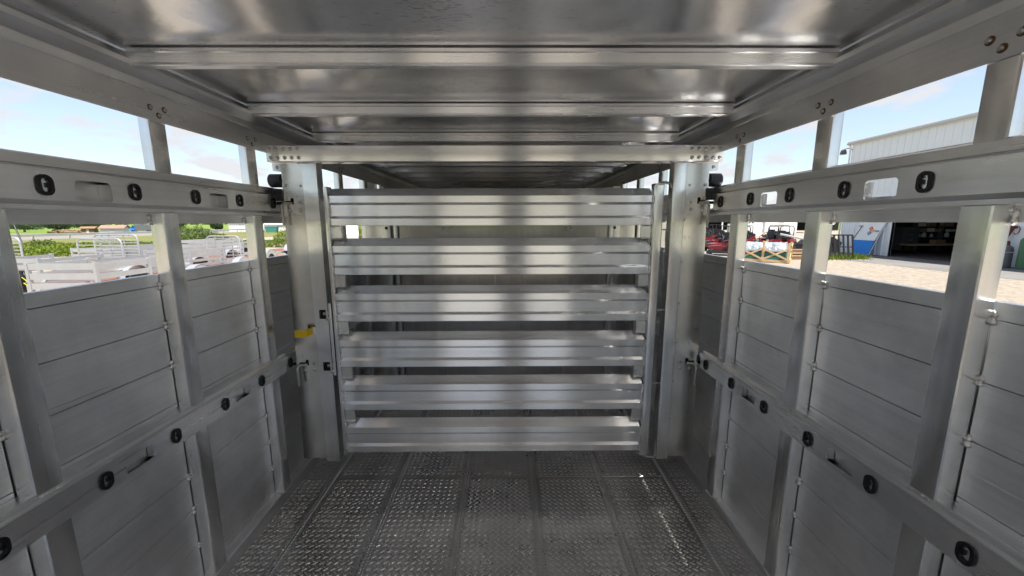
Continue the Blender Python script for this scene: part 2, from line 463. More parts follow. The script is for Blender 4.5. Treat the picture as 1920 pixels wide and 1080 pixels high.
def side_wall(sgn, posts, ovals_y0, oval_step, cuts, lab):
    """sgn -1 left, +1 right; p is the distance inwards from the slat face"""
    def X(p): return sgn * (TX - p)
    def mbx(mb, pa, pb, ya, yb, za, zb):
        a, b = sorted((X(pa), X(pb))); return mb.box(a, b, ya, yb, za, zb)
    sk = MB()
    mbx(sk, -0.034, -0.022, Y0, Y1, 0.0, Z_TOP - 0.004)
    mbx(sk, -0.034, -0.022, Y0, 0.9 if sgn > 0 else Y1, 1.489, 1.66)
    if sgn > 0:   # outer skin of the upper band is pierced behind the two cut-outs
        loops = [[(c - 0.02, 1.535), (c + 0.20, 1.535), (c + 0.20, 1.655), (c - 0.02, 1.655)] for c in cuts if 0.95 < c < 3.2]
        sk.holed([(0.9, 1.489), (Y1, 1.489), (Y1, 1.68), (0.9, 1.68)], loops, 'x', X(-0.034), X(-0.022))
    mbx(sk, -0.034, -0.022, Y0, Y1, 1.872, 2.03)
    w = put('side_wall', sk, ASLAT, trailer, label=lab)
    # posts: (near edge, far edge)
    pw = 0.0
    ed = [Y0] + [e for p in posts for e in p] + [Y1]
    bays = [(ed[i], ed[i + 1]) for i in range(0, len(ed), 2)]
    for bi, (ya, yb) in enumerate(bays):
        for k in range(len(SEAMS) - 1):
            za, zb = SEAMS[k] + 0.0011, SEAMS[k + 1] - 0.0011
            if k == len(SEAMS) - 2: zb = Z_TOP
            zm = (za + zb) / 2
            prof = [(X(-0.02), za), (X(-0.0012), za), (X(0), za + 0.0010)]
            if zb - za > 0.1:
                prof += [(X(0), zm - 0.0012), (X(-0.0005), zm), (X(0), zm + 0.0012)]
            prof += [(X(0), zb - 0.0010), (X(-0.0012), zb), (X(-0.02), zb)]
            put('wall_slat', MB().prism(prof, 'y', ya + 0.002, yb - 0.002).mesh('wall_slat', angle=4), ASLAT, w)
        put('wall_slat', mbx(MB(), -0.02, 0.0, ya + 0.002, yb - 0.002, 1.487, 1.562), ASLAT, w)
        if ya > 3.38:      # the forward compartment is closed
            put('closing_panel', mbx(MB(), -0.02, -0.004, ya + 0.002, yb - 0.002, Z_TOP + 0.002, 1.485), ASLAT, w)
            put('closing_panel', mbx(MB(), -0.02, -0.004, ya + 0.002, yb - 0.002, 1.564, 1.884), ASLAT, w)
    for i, (ya, yb) in enumerate(posts):
        for za, zb, pr in ((0.066, 0.700, 0.05), (0.795, 1.5235, 0.05), (1.60, 1.884, 0.05)):
            put('wall_post', MB().prism(post_prof(X(pr), X(0.008 if zb > 1.8 else -0.002), ya, yb), 'z', za, zb), AZ, w)
        if 0.3 < ya < 3.0:
            k = 0
            for z in [s for s in SEAMS[1:-1] if abs(s - 0.75) > 0.09] + [1.500]:
                me = beads[(i + int(z * 37)) % 5]
                o = bpy.data.objects.new('weld_bead', me); COL.objects.link(o); o.parent = w
                o.location = Vector((X(0.003), ya - 0.003, z + random.uniform(-0.004, 0.006))) - world_loc(w)
                o.scale = (1, 1, random.uniform(0.8, 1.25)); 
            # weld run along post foot and at the rails
            for z, L_ in ((0.0665, 0.05), (0.797, 0.055)):
                pts = [(X(0.052), ya + 0.006 + t * (yb - ya - 0.012), z + random.uniform(-.001, .0015)) for t in np.linspace(0, 1, 14)]
                put('weld_bead', MB().tube(pts, [0.003 + 0.0016 * (q % 2) for q in range(14)], 7), WELD, w)
    # kick rail at the floor
    put('kick_rail', MB().prism([(X(0), 0.058), (X(0), 0.066), (X(0.008), 0.0665), (X(0.036), 0.062), (X(0.04), 0.056), (X(0.043), 0.0005), (X(0.0), 0.0005)], 'y', Y0, Y1), AY, w)
    # track rails
    for (zt, za, zb, zl, name) in ((1.666, 1.628, 1.549, 1.524, 'up'), (0.806, 0.786, 0.702, None, 'mid')):
        rail = MB()
        yA, yB = (0.7, 3.4)
        # top flange
        rail.prism([(X(0.0), zt - 0.006), (X(0.004), zt), (X(0.046), zt), (X(0.0505), zt - 0.004), (X(0.052), za + 0.009), (X(0.0505), za + 0.0065), (X(0.0568), za - 0.0006), (X(0.0568), za - 0.010), (X(0.0), za - 0.010)], 'y', Y0, Y1)
        if zl is not None:
            rail.prism([(X(0.058), zb), (X(0.050), zb - 0.012), (X(0.050), zl + 0.002), (X(0.048), zl), (X(0.0), zl), (X(0.0), zl + 0.006), (X(0.044), zl + 0.006), (X(0.046), zb - 0.012), (X(0.054), zb)], 'y', Y0, Y1)
        else:
            rail.prism([(X(0.058), zb), (X(0.056), zb - 0.004), (X(0.0), zb - 0.004), (X(0.0), zb - 0.001), (X(0.054), zb)], 'y', Y0, Y1)
        tr = put('track_rail', rail, AY, w)
        holes = []
        zc = (1.587 if name == 'up' else 0.740)
        cz = (1.548, 1.607) if name == 'up' else (0.712, 0.763)
        oy = [ovals_y0 + oval_step * k for k in range(-1, 9) if yA < ovals_y0 + oval_step * k < yB]
        if name == 'mid': oy = [y + 0.01 for y in oy]
        for y in oy: holes.append(stadium(y, zc, 0.026, 0.040, 6))
        for c in cuts:
            if yA + 0.06 < c < yB - 0.06:
                holes.append(rrect(c - 0.05, c + 0.05, cz[0] + 0.003, cz[1], 0.012, 4))
        fp = MB()
        fp.holed([(yA, zb), (yB, zb), (yB, za), (yA, za)], holes, 'x', X(0.058), X(0.062))
        mbx(fp, 0.058, 0.062, Y0, yA, zb, za); mbx(fp, 0.058, 0.062, yB, Y1, zb, za)
        put('track_face', fp, AY, w)
        for c in cuts:   # the short returns folded in at each end of a cut-out
            if yA + 0.06 < c < yB - 0.06:
                for ya_, yb_ in ((c - 0.0535, c - 0.0505), (c + 0.0505, c + 0.0535)):
                    put('pocket_return', mbx(MB(), 0.0345 if name == 'mid' or sgn > 0 else 0.0205, 0.0578, ya_, yb_, cz[0] + 0.003, cz[1] - 0.004), AZ, w)
        # back wall of the track so that the slots show metal, not sky
        if name == 'mid':
            put('track_back', mbx(MB(), 0.028, 0.032, Y0, Y1, 0.704, 0.775), ASLAT, w)
        if name == 'up':
            bk = MB()
            ycur = Y0
            for c in sorted(c for c in cuts if sgn > 0 and 0.95 < c < 3):
                mbx(bk, 0.030, 0.034, ycur, c - 0.060, 1.532, 1.655); ycur = c + 0.11
            mbx(bk, 0.016 if sgn < 0 else 0.030, 0.020 if sgn < 0 else 0.034, ycur, Y1, 1.532, 1.655)
            put('track_back', bk, ASLAT, w)
        for y in oy:
            if y > 2.2: continue
            ring = MB()
            ring.holed(stadium(y, zc, 0.037, 0.0535, 10), [stadium(y, zc, 0.019, 0.037, 6)], 'x', X(0.0622), X(0.067))
            mbx(ring, 0.055, 0.066, y + 0.002, y + 0.010, zc - 0.006, zc + 0.006)
            mbx(ring, 0.055, 0.066, y + 0.005, y + 0.010, zc + 0.010, zc + 0.016)
            put('slot_liner', ring, BLACK, w)
            # drop pin seat visible in the slot
            put('slot_back', mbx(MB(), 0.0592, 0.0615, y - 0.016, y + 0.016, zc - 0.026, zc + 0.026), AZ, w)
    # roof side rail: header face, bright strip, soffit and lip
    hp = [(-0.021, 1.885), (0.0515, 1.885), (0.0515, 1.8315), (0.053, 1.830), (0.0555, 1.830), (0.057, 1.833), (0.0562, 1.922), (0.0585, 1.925), (0.0648, 1.946), (0.0665, 1.948), (0.097, 1.966), (0.1005, 1.968), (0.1015, 1.982), (0.098, 1.986), (0.075, 2.000), (0.070, 2.012), (-0.021, 2.012)]
    put('roof_side_rail', MB().prism([(X(p), z) for p, z in hp], 'y', Y0, Y1).mesh('roof_side_rail', angle=7), AY, w)
    for i, (ya, yb) in enumerate(posts):
        if 0.3 < ya < 3.0:
            ym = (ya + yb) / 2
            for dy, z in ((-0.030, 1.872), (0.026, 1.877), (0.0, 1.852)):
                q = MB().lathe([(0.0065, 0), (0.0062, 0.004), (0.0045, 0.006), (0, 0.006)], (X(0.0585), ym + dy, z), (-sgn, 0, 0), 12)
                put('header_bolt', q, BOLT, w)
                q = MB().lathe([(0.0100, 0), (0.0097, 0.0015), (0.006, 0.0022), (0.004, 0.0022)], (X(0.0565), ym + dy, z), (-sgn, 0, 0), 16)
                put('bolt_washer', q, BRASS, w)
    return w

pl_ = [(0.90 + 0.4925 * k - 0.002, 0.965 + 0.4925 * k) for k in range(-8, 11)]
pr_ = [(0.861 + 0.4795 * k, 0.930 + 0.4795 * k - 0.002) for k in range(-8, 11)]
cutsL = [1.163 + 0.4895 * k for k in range(-8, 9)]
cutsR = [1.122 + 0.4795 * k for k in range(-8, 9)]
lw = side_wall(-1, pl_, 1.041, 0.2455, cutsL, 'left wall of grey slats between square posts')
rw = side_wall(+1, pr_, 1.002, 0.2400, cutsR, 'right wall of grey slats between square posts')

# ---- roof
rf = put('roof', MB().box(-1.215, 1.215, Y0 - 0.02, Y1, 2.05, 2.062), APLATE, trailer)
bows = [0.72 - 0.57 * k for k in range(7)][::-1] + [1.288, 1.85, 2.43, 3.0, 3.46, 3.9, 4.33, 4.74, 5.15, 5.56, 5.97]
def bow_prof(y):
    return [(y, 2.011), (y, 2.001), (y + 0.003, 1.9985), (y + 0.0105, 1.974), (y + 0.009, 1.967), (y + 0.011, 1.964), (y + 0.036, 1.964), (y + 0.038, 1.967), (y + 0.035, 1.975), (y + 0.035, 1.997), (y + 0.041, 1.999), (y + 0.041, 2.011)]
for y in bows:
    put('roof_bow', MB().prism(bow_prof(y), 'x', -1.085, 1.085), ABOW, rf)
br = [Y0] + [b for b in bows] + [Y1]
for i in range(len(br) - 1):
    ya, yb = br[i] + (0.02 if i else 0), br[i + 1] + 0.0195
    if yb - ya < 0.05: continue
    near = -0.2 < yb and ya < 2.6
    nx, ny = (96, 28) if near else (24, 8)
    x = np.linspace(-1.12, 1.12, nx + 1); y = np.linspace(ya, yb, ny + 1)
    XX, YY = np.meshgrid(x, y)
    u = (XX + 1.12) / 2.24; v = (YY - ya) / (yb - ya)
    ph = rng.uniform(0, 6.28, 6)
    env = np.sin(np.pi * np.clip(v * 1.16 - 0.08, 0, 1)) ** 1.2 * np.sin(np.pi * u) ** 0.45
    pil = 0.015 * env
    wv = (0.0022 * np.sin(2 * np.pi * u * 2.1 + ph[0] + 1.2 * v) + 0.0016 * np.sin(2 * np.pi * u * 3.7 + ph[1] - 1.5 * v) + 0.0011 * np.sin(2 * np.pi * (u * 6.3 + v * 0.8) + ph[2]) * (np.abs(u - .5) * 2)
          + 0.0008 * np.sin(2 * np.pi * (u * 9.7 - v * 1.1) + ph[3]) * (np.abs(u - .5) * 2) ** 2)
    ZZ = 2.0155 + pil + wv * env
    vv = np.stack([XX, YY, ZZ], -1).reshape(-1, 3)
    idx = np.arange((nx + 1) * (ny + 1)).reshape(ny + 1, nx + 1)
    q = np.stack([idx[:-1, :-1], idx[1:, :-1], idx[1:, 1:], idx[:-1, 1:]], -1).reshape(-1, 4)
    me = bpy.data.meshes.new('roof_sheet'); me.from_pydata(vv.tolist(), [], q.tolist()); me.shade_smooth()
    put('roof_sheet', me, AROOF, rf)

# ---- front bulkhead and rear frame
fb = put('front_wall', MB().box(-1.18, 1.18, Y1, Y1 + 0.02, 0.0, 2.04), APLATE, trailer)
rear = MB()
rear.prism(post_prof(-1.2, -1.06, Y0 - 0.12, Y0 - 0.002), 'z', -0.05, 2.05)
rear.prism(post_prof(1.06, 1.2, Y0 - 0.12, Y0 - 0.002), 'z', -0.05, 2.05)
rear.box(-1.06, 1.06, Y0 - 0.12, Y0 - 0.002, 1.93, 2.05)
rfm = put('rear_frame', rear, AZ, trailer)
put('added_reflection_panel', MB().prism(post_prof(-0.05, 0.0, Y0 - 0.10, Y0 - 0.05), 'z', 0.02, 1.93).prism(post_prof(0.32, 0.37, Y0 - 0.10, Y0 - 0.05), 'z', 0.02, 1.93).box(0.001, 0.319, Y0 - 0.085, Y0 - 0.08, 0.03, 1.92), AZ, rfm)  # added behind the camera to put a dark column in the gate's reflections
# ================================================================== ROLLING SLATTED DIVIDER GATE
GY = 2.03
gate = thing('divider_gate', 'aluminium slatted divider gate in a rolling frame with a yellow latch tab', 'gate', (0, GY, 0.15))
def gate_frame(root, Y, near=True):
    zb = 0.158
    zt_ = 1.785 if near else 1.715
    # frame posts (left one pierced for the latch bolts)
    xl0, xl1, xr0, xr1 = -0.960, -0.888, 0.905, 0.973
    if near:
        f_ = MB()
        holes = [rrect(-0.934, -0.899, 0.985, 1.035, 0.003, 2), rrect(-0.936, -0.899, 0.695, 0.745, 0.003, 2)]
        f_.holed([(xl0, zb), (xl1, zb), (xl1, 1.785), (xl0, 1.785)], holes, 'y', Y - 0.004, Y)
        f_.box(xl0, xl0 + 0.004, Y, Y + 0.06, zb, 1.785); f_.box(xl1 - 0.004, xl1, Y, Y + 0.06, zb, 1.785); f_.box(xl0 + .004, xl1 - .004, Y + 0.056, Y + 0.06, zb, 1.785)
        lp = put('frame_post', f_, AZ, root)
        for z in (1.01, 0.72):
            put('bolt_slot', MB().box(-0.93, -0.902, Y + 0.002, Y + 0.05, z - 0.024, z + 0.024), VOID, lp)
    else:
        put('frame_post', MB().prism(post_prof(xl0, xl1, Y, Y + 0.06, 0.005), 'z', zb, zt_), AZ, root)
    put('frame_post', MB().prism(post_prof(xr0, xr1, Y - 0.004, Y + 0.06, 0.006), 'z', zb, zt_), AZ, root)
    # side plates with the notch for the roller
    for sgn in (-1, 1):
        xi = -0.9615 if sgn < 0 else 0.9745
        cx0 = 0.018 if sgn > 0 else 0.0
        out = [(xi, zb), (sgn * 1.105 + cx0, zb), (sgn * 1.083 + cx0, 1.535), (sgn * 1.078 + cx0, 1.743 if near else 1.71), (sgn * 1.119 + cx0, 1.748 if near else 1.71), (sgn * 1.122 + cx0, zt_), (xi, zt_)]
        lz = (1.588, 0.722)
        holes = []
        if near:
            for z in lz:   # L shaped pin slots
                a, b = sgn * 1.078 + cx0, sgn * 1.028 + cx0
                zz = z + 0.004
                holes.append([(a, zz - 0.010), (b, zz - 0.010), (b, zz + 0.022), (b + sgn * 0.016, zz + 0.022), (b + sgn * 0.016, zz + 0.008), (a, zz + 0.008)])
            if sgn < 0: holes.append([(-1.013, 0.893), (-1.005, 0.893), (-1.005, 0.945), (-1.013, 0.945)])
        pm = MB(); pm.holed(out, holes, 'y', Y + 0.024, Y + 0.028)
        pl = put('side_plate', pm, AGATE, root)
        if near:
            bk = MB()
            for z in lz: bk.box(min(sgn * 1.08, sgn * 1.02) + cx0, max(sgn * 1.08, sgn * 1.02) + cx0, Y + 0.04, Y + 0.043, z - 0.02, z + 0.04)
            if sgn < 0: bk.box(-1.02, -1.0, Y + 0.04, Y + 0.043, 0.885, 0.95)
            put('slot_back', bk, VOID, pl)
        xr_ = (-0.966, ) if sgn < 0 else (0.982, )
        def riv(x, z, me=rivet_me, sc=1.0):
            o = bpy.data.objects.new('rivet', me); COL.objects.link(o); o.parent = pl
            o.location = Vector((x, Y + 0.024, z)) - world_loc(pl); o.scale = (sc, sc, sc)
        if near:
            for z in (1.499, 1.281, 1.057, 0.840, 0.618, 0.398, 0.180): riv(xr_[0] - 0.004 * (1 if sgn < 0 else -1), z, sc=0.8)
            for z in lz:
                for dx, dz in ((0.008, 0.005), (0.008, -0.033), (0.068, -0.033)):
                    riv(sgn * (1.010 + dx - 0.02) + cx0 if dx < 0.05 else sgn * 1.052 + cx0, z + dz, sc=1.25)
            riv(-0.987 if sgn < 0 else 1.0, 1.675, bolt_me, 0.7)
            for z in (1.678, 1.610): riv(sgn * 1.063 + cx0, z, bolt_me, 0.95)
            riv(sgn * 1.098 + cx0, 1.765, bolt_me, 1.0)
            # bent pin handles
            for z in lz:
                x = sgn * 1.075 + cx0
                pts = [(sgn * 1.035 + cx0, Y + 0.022, z), (x - sgn * 0.012, Y + 0.008, z + 0.001), (x - sgn * 0.004, Y - 0.002, z - 0.004), (x, Y - 0.008, z - 0.016), (x - sgn * 0.003, Y - 0.010, z - 0.05), (x - sgn * 0.004, Y - 0.010, z - 0.112)]
                put('pin_handle', MB().tube(pts, 0.0062, 10), STEEL, root)
                put('pin_tip', MB().tube([(sgn * 1.045 + cx0, Y + 0.034, z), (sgn * 1.118 + cx0, Y + 0.034, z)], 0.008, 10), BLACK, root)
            # roller on the track
            rr_ = put('roller', MB().lathe([(0.014, -0.034), (0.030, -0.033), (0.034, -0.029), (0.034, 0.029), (0.030, 0.033), (0.012, 0.034)], (sgn * 1.115 + cx0, Y + 0.045, 1.702), (1, 0, 0), 28), BLACK, root)
            put('roller_bracket', MB().box(sgn * 1.10 + cx0 - 0.03, sgn * 1.10 + cx0 + 0.02, Y + 0.017, Y + 0.020, 1.60, 1.66), BLACK, root)
    # cross beam and its bolted ends
    if not near: return
    bm_ = MB().prism(rrect(Y - 0.014, Y + 0.06, 1.787, 1.866, 0.005, 3), 'x', -1.122, 1.142)
    beam = put('frame_beam', bm_, AX, root)
    if near:
        for x0, st in ((-1.105, 0.0345), (0.982, 0.0345)):
            for i in range(5):
                for z in (1.848, 1.806):
                    o = bpy.data.objects.new('bolt', bolt_me); COL.objects.link(o); o.parent = beam
                    o.location = Vector((x0 + i * st + (0.003 if z < 1.83 else 0), Y - 0.0142, z)) - world_loc(beam)
        for xa, xb in ((-0.975, -0.86), (0.885, 0.99)):
            pts = [(xa + (xb - xa) * t, Y - 0.006, 1.786 + random.uniform(-.003, .002)) for t in np.linspace(0, 1, 26)]
            put('weld_bead', MB().tube(pts, [0.0035 + 0.0018 * random.random() + .001 * (k % 2) for k in range(26)], 7), WELD, root)
gate_frame(gate, GY)

# ---- the six slats
def slat_prof(z0):
    """z0 = bottom; 0.189 tall; (y, z)"""
    y = GY
    P = [(y + 0.040, z0 + 0.1885), (y + 0.0035, z0 + 0.1530), (y, z0 + 0.1495), (y, z0 + 0.1165), (y + 0.001, z0 + 0.1155), (y + 0.009, z0 + 0.1045), (y + 0.010, z0 + 0.1035),
         (y + 0.010, z0 + 0.0495), (y + 0.009, z0 + 0.0485), (y + 0.001, z0 + 0.0365), (y, z0 + 0.0355), (y, z0 + 0.002), (y + 0.002, z0), (y + 0.040, z0)]
    return P
zb_ = [1.4735, 1.2205, 0.9690, 0.7140, 0.4620, 0.2085]
XL_, XR_ = -0.836, 0.803
for k, z0 in enumerate(zb_):
    ends = (XL_ - 0.003 * k * 0.6, XR_ + 0.0)
    put('gate_slat', MB().prism(slat_prof(z0), 'x', ends[0], ends[1]), AX, gate)
    for sgn, xe in ((-1, ends[0]), (1, ends[1])):
        # weld run down the slat end
        pts, rad = [], []
        for t in np.linspace(0.02, 0.98, 34):
            z = z0 + t * 0.150
            y = GY - 0.002 + (0.010 if 0.040 < z - z0 < 0.112 else 0.0)
            pts.append((xe + sgn * 0.004 + random.uniform(-.0012, .0012), y, z)); rad.append(0.0042 + 0.0022 * random.random())
        put('weld_bead', MB().tube(pts, rad, 7), WELD, gate)
    if k < 5:
        z1 = zb_[k + 1] + 0.1885
        for sgn, xe in ((-1, XL_), (1, XR_)):
            a, b = (xe - 0.012, xe + 0.045) if sgn < 0 else (xe - 0.045, xe + 0.006)
            put('spacer_tab', MB().box(a, b, GY + 0.012, GY + 0.020, z1 - 0.004, z0 + 0.004), APLATE, gate)
            for zz, s2 in ((z1 - 0.002, 1), (z0 - 0.001, -1)):
                pts = [(a + (b - a) * t, GY + 0.010 + random.uniform(-.001, .001), zz + random.uniform(-.0015, .0015)) for t in np.linspace(0.05, .95, 12)]
                put('weld_bead', MB().tube(pts, [0.003 + .0022 * random.random() for _ in range(12)], 6), WELD, gate)
# stiles
put('gate_stile', MB().prism(post_prof(-0.862, -0.842, GY - 0.006, GY + 0.05, 0.003), 'z', 0.195, 1.668), AZ, gate)
put('gate_stile', MB().prism(post_prof(0.810, 0.864, GY - 0.006, GY + 0.05, 0.014), 'z', 0.185, 1.672), AZ, gate)
# latch bar with two bolts
lb = put('latch_bar', MB().prism(post_prof(-0.882, -0.866, GY - 0.012, GY + 0.03, 0.003), 'z', 0.672, 1.070), AZ, gate)
for z in (1.012, 0.722):
    put('latch_bolt', MB().tube([(-0.915, GY + 0.006, z), (-0.872, GY + 0.006, z)], 0.009, 12), STEEL, lb)
    put('latch_nut', MB().lathe([(0.010, 0), (0.010, 0.008), (0.005, 0.010), (0, 0.010)], (-0.885, GY - 0.010, z - 0.026), (0, -1, 0), 6), STEEL, lb)
# yellow latch tab
yt = MB().prism([(-1.052, GY - 0.040), (-1.052, GY - 0.044), (-1.018, GY - 0.046), (-0.996, GY - 0.026), (-0.984, GY + 0.010), (-0.988, GY + 0.010), (-1.000, GY - 0.022), (-1.020, GY - 0.041)], 'z', 0.895, 0.933)
put('latch_tab', yt, YELLOW, gate, label='yellow bent latch tab')
put('latch_strap', MB().box(-0.986, -0.962, GY + 0.006, GY + 0.0115, 0.898, 0.938), AX, gate)
# hinge brackets
put('hinge_bracket', MB().tube([(0.842, GY + 0.02, 1.674), (0.842, GY + 0.02, 1.688), (0.88, GY + 0.02, 1.688), (0.902, GY + 0.02, 1.680), (0.905, GY + 0.02, 1.66)], 0.007, 8).box(0.812, 0.862, GY - 0.004, GY + 0.045, 1.6725, 1.682), STEEL, gate)
put('hinge_bracket', MB().tube([(0.84, GY + 0.01, 0.187), (0.84, GY + 0.01, 0.172), (0.862, GY + 0.004, 0.168), (0.888, GY - 0.004, 0.172), (0.896, GY - 0.006, 0.182), (0.897, GY - 0.006, 0.262)], 0.0055, 8).lathe([(0.022, 0), (0.022, 0.012), (0.018, 0.014)], (0.84, GY + 0.02, 0.172), (0, 0, 1), 16), STEEL, gate)
for z in (1.45, 1.02, 0.60):
    put('hinge_plate', MB().box(0.8665, 0.903, GY + 0.03, GY + 0.034, z - 0.004, z + 0.004), STEEL, gate)

# ================================================================== SOLID DIVIDER FURTHER FORWARD
G2 = 3.2
gate2 = thing('divider_gate', 'solid sheet divider gate glimpsed through the gaps of the slatted gate', 'gate', (0, G2, 0.15))
gate_frame(gate2, G2, near=False)
sp = MB()
sp.box(-0.82, 0.88, G2 + 0.02, G2 + 0.026, 0.17, 1.66)
sh = put('gate_sheet', sp, alu('front_sheet_aluminium', 'z', base=(0.55, 0.53, 0.51), rough=0.24, aniso=0.4, smudge=0.25, spread=0.05), gate2)
for x in (-0.86, 0.885):
    put('gate_stile', MB().prism(post_prof(x, x + 0.03, G2 - 0.006, G2 + 0.05, 0.003), 'z', 0.16, 1.68), AZ, gate2)
for x in (-0.44, 0.55):
    q = MB().box(x - 0.014, x + 0.014, G2 + 0.004, G2 + 0.019, 1.432, 1.455).box(x - 0.036, x - 0.022, G2 + 0.006, G2 + 0.019, 1.424, 1.460).box(x + 0.022, x + 0.036, G2 + 0.006, G2 + 0.019, 1.424, 1.460)
    put('sheet_latch', q, BOLT, gate2)
for x in (-0.918, 0.93):
    for z in (1.445, 1.12, 0.86, 0.40):
        put('bolt', MB().lathe([(0.012, 0), (0.010, 0.005), (0, 0.006)], (x, G2 - 0.004, z), (0, -1, 0), 10), BLACK, gate2)
put('hinge_block', MB().box(0.90, 0.96, G2 - 0.02, G2 + 0.03, 1.717, 1.77).box(0.84, 0.90, G2 - 0.01, G2 + 0.03, 1.69, 1.76), STEEL, gate2)

# ================================================================== OUTDOORS
GRAVEL = plain('gravel', (0.35, 0.305, 0.25), rough=0.95, scale=5.5, var=0.3, bump=0.10, bscale=9, spec=0.1, col2=(0.19, 0.165, 0.135))
GRASS = plain('field_grass', (0.105, 0.165, 0.035), rough=0.95, scale=0.05, var=0.3, bump=0.15, bscale=1.5, spec=0.1, col2=(0.15, 0.19, 0.045))
VERGE = plain('verge_grass', (0.10, 0.13, 0.035), rough=0.95, scale=0.3, var=0.35, bump=0.15, bscale=4, spec=0.1, col2=(0.17, 0.15, 0.07))
ROAD = plain('road_surface', (0.20, 0.185, 0.165), rough=0.9, scale=0.3, var=0.15, spec=0.1)
CONC_SHADE = plain('shadow_toned_concrete', (0.17, 0.165, 0.16), rough=0.9, scale=0.8, var=0.25, bump=0.004, bscale=9, spec=0.1)  # slab grey darkened to carry the workshop's shadow on the apron
WALU = plain('bright_aluminium', (0.56, 0.565, 0.58), rough=0.38, metal=0.75, var=0.12, scale=3)
WPAINT = plain('white_paint', (0.74, 0.74, 0.72), rough=0.5, var=0.07, scale=2)
SIDING = plain('white_siding', (0.74, 0.78, 0.80), rough=0.5, var=0.06, scale=0.7)
TRIM = plain('grey_trim', (0.50, 0.50, 0.49), rough=0.5, var=0.1)
WOODDECK = plain('orange_deck_wood', (0.20, 0.085, 0.05), rough=0.8, var=0.35, scale=7)
PINE = plain('pale_pine', (0.55, 0.38, 0.21), rough=0.75, var=0.25, scale=9)
REDP = plain('red_paint', (0.145, 0.012, 0.016), rough=0.35, var=0.2, scale=4)
DKRED = plain('dark_red_steel', (0.13, 0.02, 0.018), rough=0.55, var=0.35, scale=8)
BLKSTEEL = plain('black_steel', (0.018, 0.018, 0.02), rough=0.5, var=0.3, scale=8)
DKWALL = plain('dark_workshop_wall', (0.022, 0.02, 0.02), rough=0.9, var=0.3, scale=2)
DKGREY = plain('dark_grey_paint', (0.10, 0.105, 0.115), rough=0.5, var=0.25, scale=4)
GREENC = plain('green_paint', (0.05, 0.14, 0.07), rough=0.45, var=0.25, scale=5)
TEAL = plain('teal_paint', (0.03, 0.16, 0.13), rough=0.5, var=0.15)
BLUEP = plain('blue_paint', (0.0, 0.19, 0.60), rough=0.4, var=0.06)
REDTILE = plain('red_print', (0.62, 0.06, 0.05), rough=0.5, var=0.05)
ORTILE = plain('orange_print', (0.72, 0.32, 0.02), rough=0.5, var=0.05)
BLTILE = plain('blue_print', (0.04, 0.13, 0.42), rough=0.5, var=0.05)
BROWN = plain('brown_board', (0.24, 0.14, 0.08), rough=0.8, var=0.25, scale=1)
TAN = plain('tan_board', (0.42, 0.28, 0.17), rough=0.8, var=0.15, scale=1)
HOUSEW = plain('pale_house_siding', (0.52, 0.55, 0.55), rough=0.7, var=0.06, scale=0.5)
ROOFB = plain('brown_shingle', (0.24, 0.16, 0.12), rough=0.9, var=0.25, scale=2)
LOGM = plain('cut_log', (0.30, 0.20, 0.12), rough=0.9, var=0.5, scale=2)
BARK = plain('bark', (0.09, 0.065, 0.045), rough=0.95, var=0.35, scale=3)
GLASSY = plain('dark_glass', (0.03, 0.035, 0.04), rough=0.08, var=0.1, spec=0.6)
CARD = plain('cardboard', (0.34, 0.22, 0.12), rough=0.9, var=0.15)
WJUG = plain('white_plastic', (0.70, 0.70, 0.68), rough=0.4, var=0.05)

def leafmat(name, a, b_, sc=1.5):
    m, t, b = new_mat(name)
    co = _n(t, 'ShaderNodeTexCoord')
    n = _n(t, 'ShaderNodeTexNoise', Scale=sc, Detail=3.0, Roughness=0.6)
    t.links.new(co.outputs['Object'], n.inputs['Vector'])
    wn = _n(t, 'ShaderNodeTexWhiteNoise'); 
    sn = _n(t, 'ShaderNodeVectorMath', operation='SNAP'); sn.inputs[1].default_value = (0.11, 0.11, 0.11)
    t.links.new(co.outputs['Object'], sn.inputs[0]); t.links.new(sn.outputs[0], wn.inputs['Vector'])
    ad = _n(t, 'ShaderNodeMath', operation='MULTIPLY_ADD'); ad.inputs[1].default_value = 0.45
    t.links.new(wn.outputs['Value'], ad.inputs[0])
    mr = _n(t, 'ShaderNodeMapRange'); mr.inputs['From Min'].default_value = 0.35; mr.inputs['From Max'].default_value = 0.65; mr.inputs['To Max'].default_value = 0.6
    t.links.new(n.outputs['Fac'], mr.inputs['Value']); t.links.new(mr.outputs[0], ad.inputs[2])
    mx = _n(t, 'ShaderNodeMix', data_type='RGBA'); mx.inputs['A'].default_value = (*a, 1); mx.inputs['B'].default_value = (*b_, 1)
    t.links.new(ad.outputs[0], mx.inputs['Factor']); t.links.new(mx.outputs['Result'], b.inputs['Base Color'])
    b.inputs['Roughness'].default_value = 0.6; b.inputs['Specular IOR Level'].default_value = 0.25
    tr = _n(t, 'ShaderNodeBsdfTranslucent'); t.links.new(mx.outputs['Result'], tr.inputs['Color'])
    ms = _n(t, 'ShaderNodeMixShader'); ms.inputs[0].default_value = 0.3
    out = t.nodes['Material Output']
    t.links.new(b.outputs[0], ms.inputs[1]); t.links.new(tr.outputs[0], ms.inputs[2]); t.links.new(ms.outputs[0], out.inputs['Surface'])
    return m
LEAFB = leafmat('bright_leaves', (0.07, 0.12, 0.012), (0.17, 0.22, 0.02))
LEAFM = leafmat('mid_leaves', (0.045, 0.085, 0.015), (0.10, 0.14, 0.03))
LEAFD = leafmat('dark_leaves', (0.022, 0.045, 0.018), (0.05, 0.08, 0.03), 0.4)

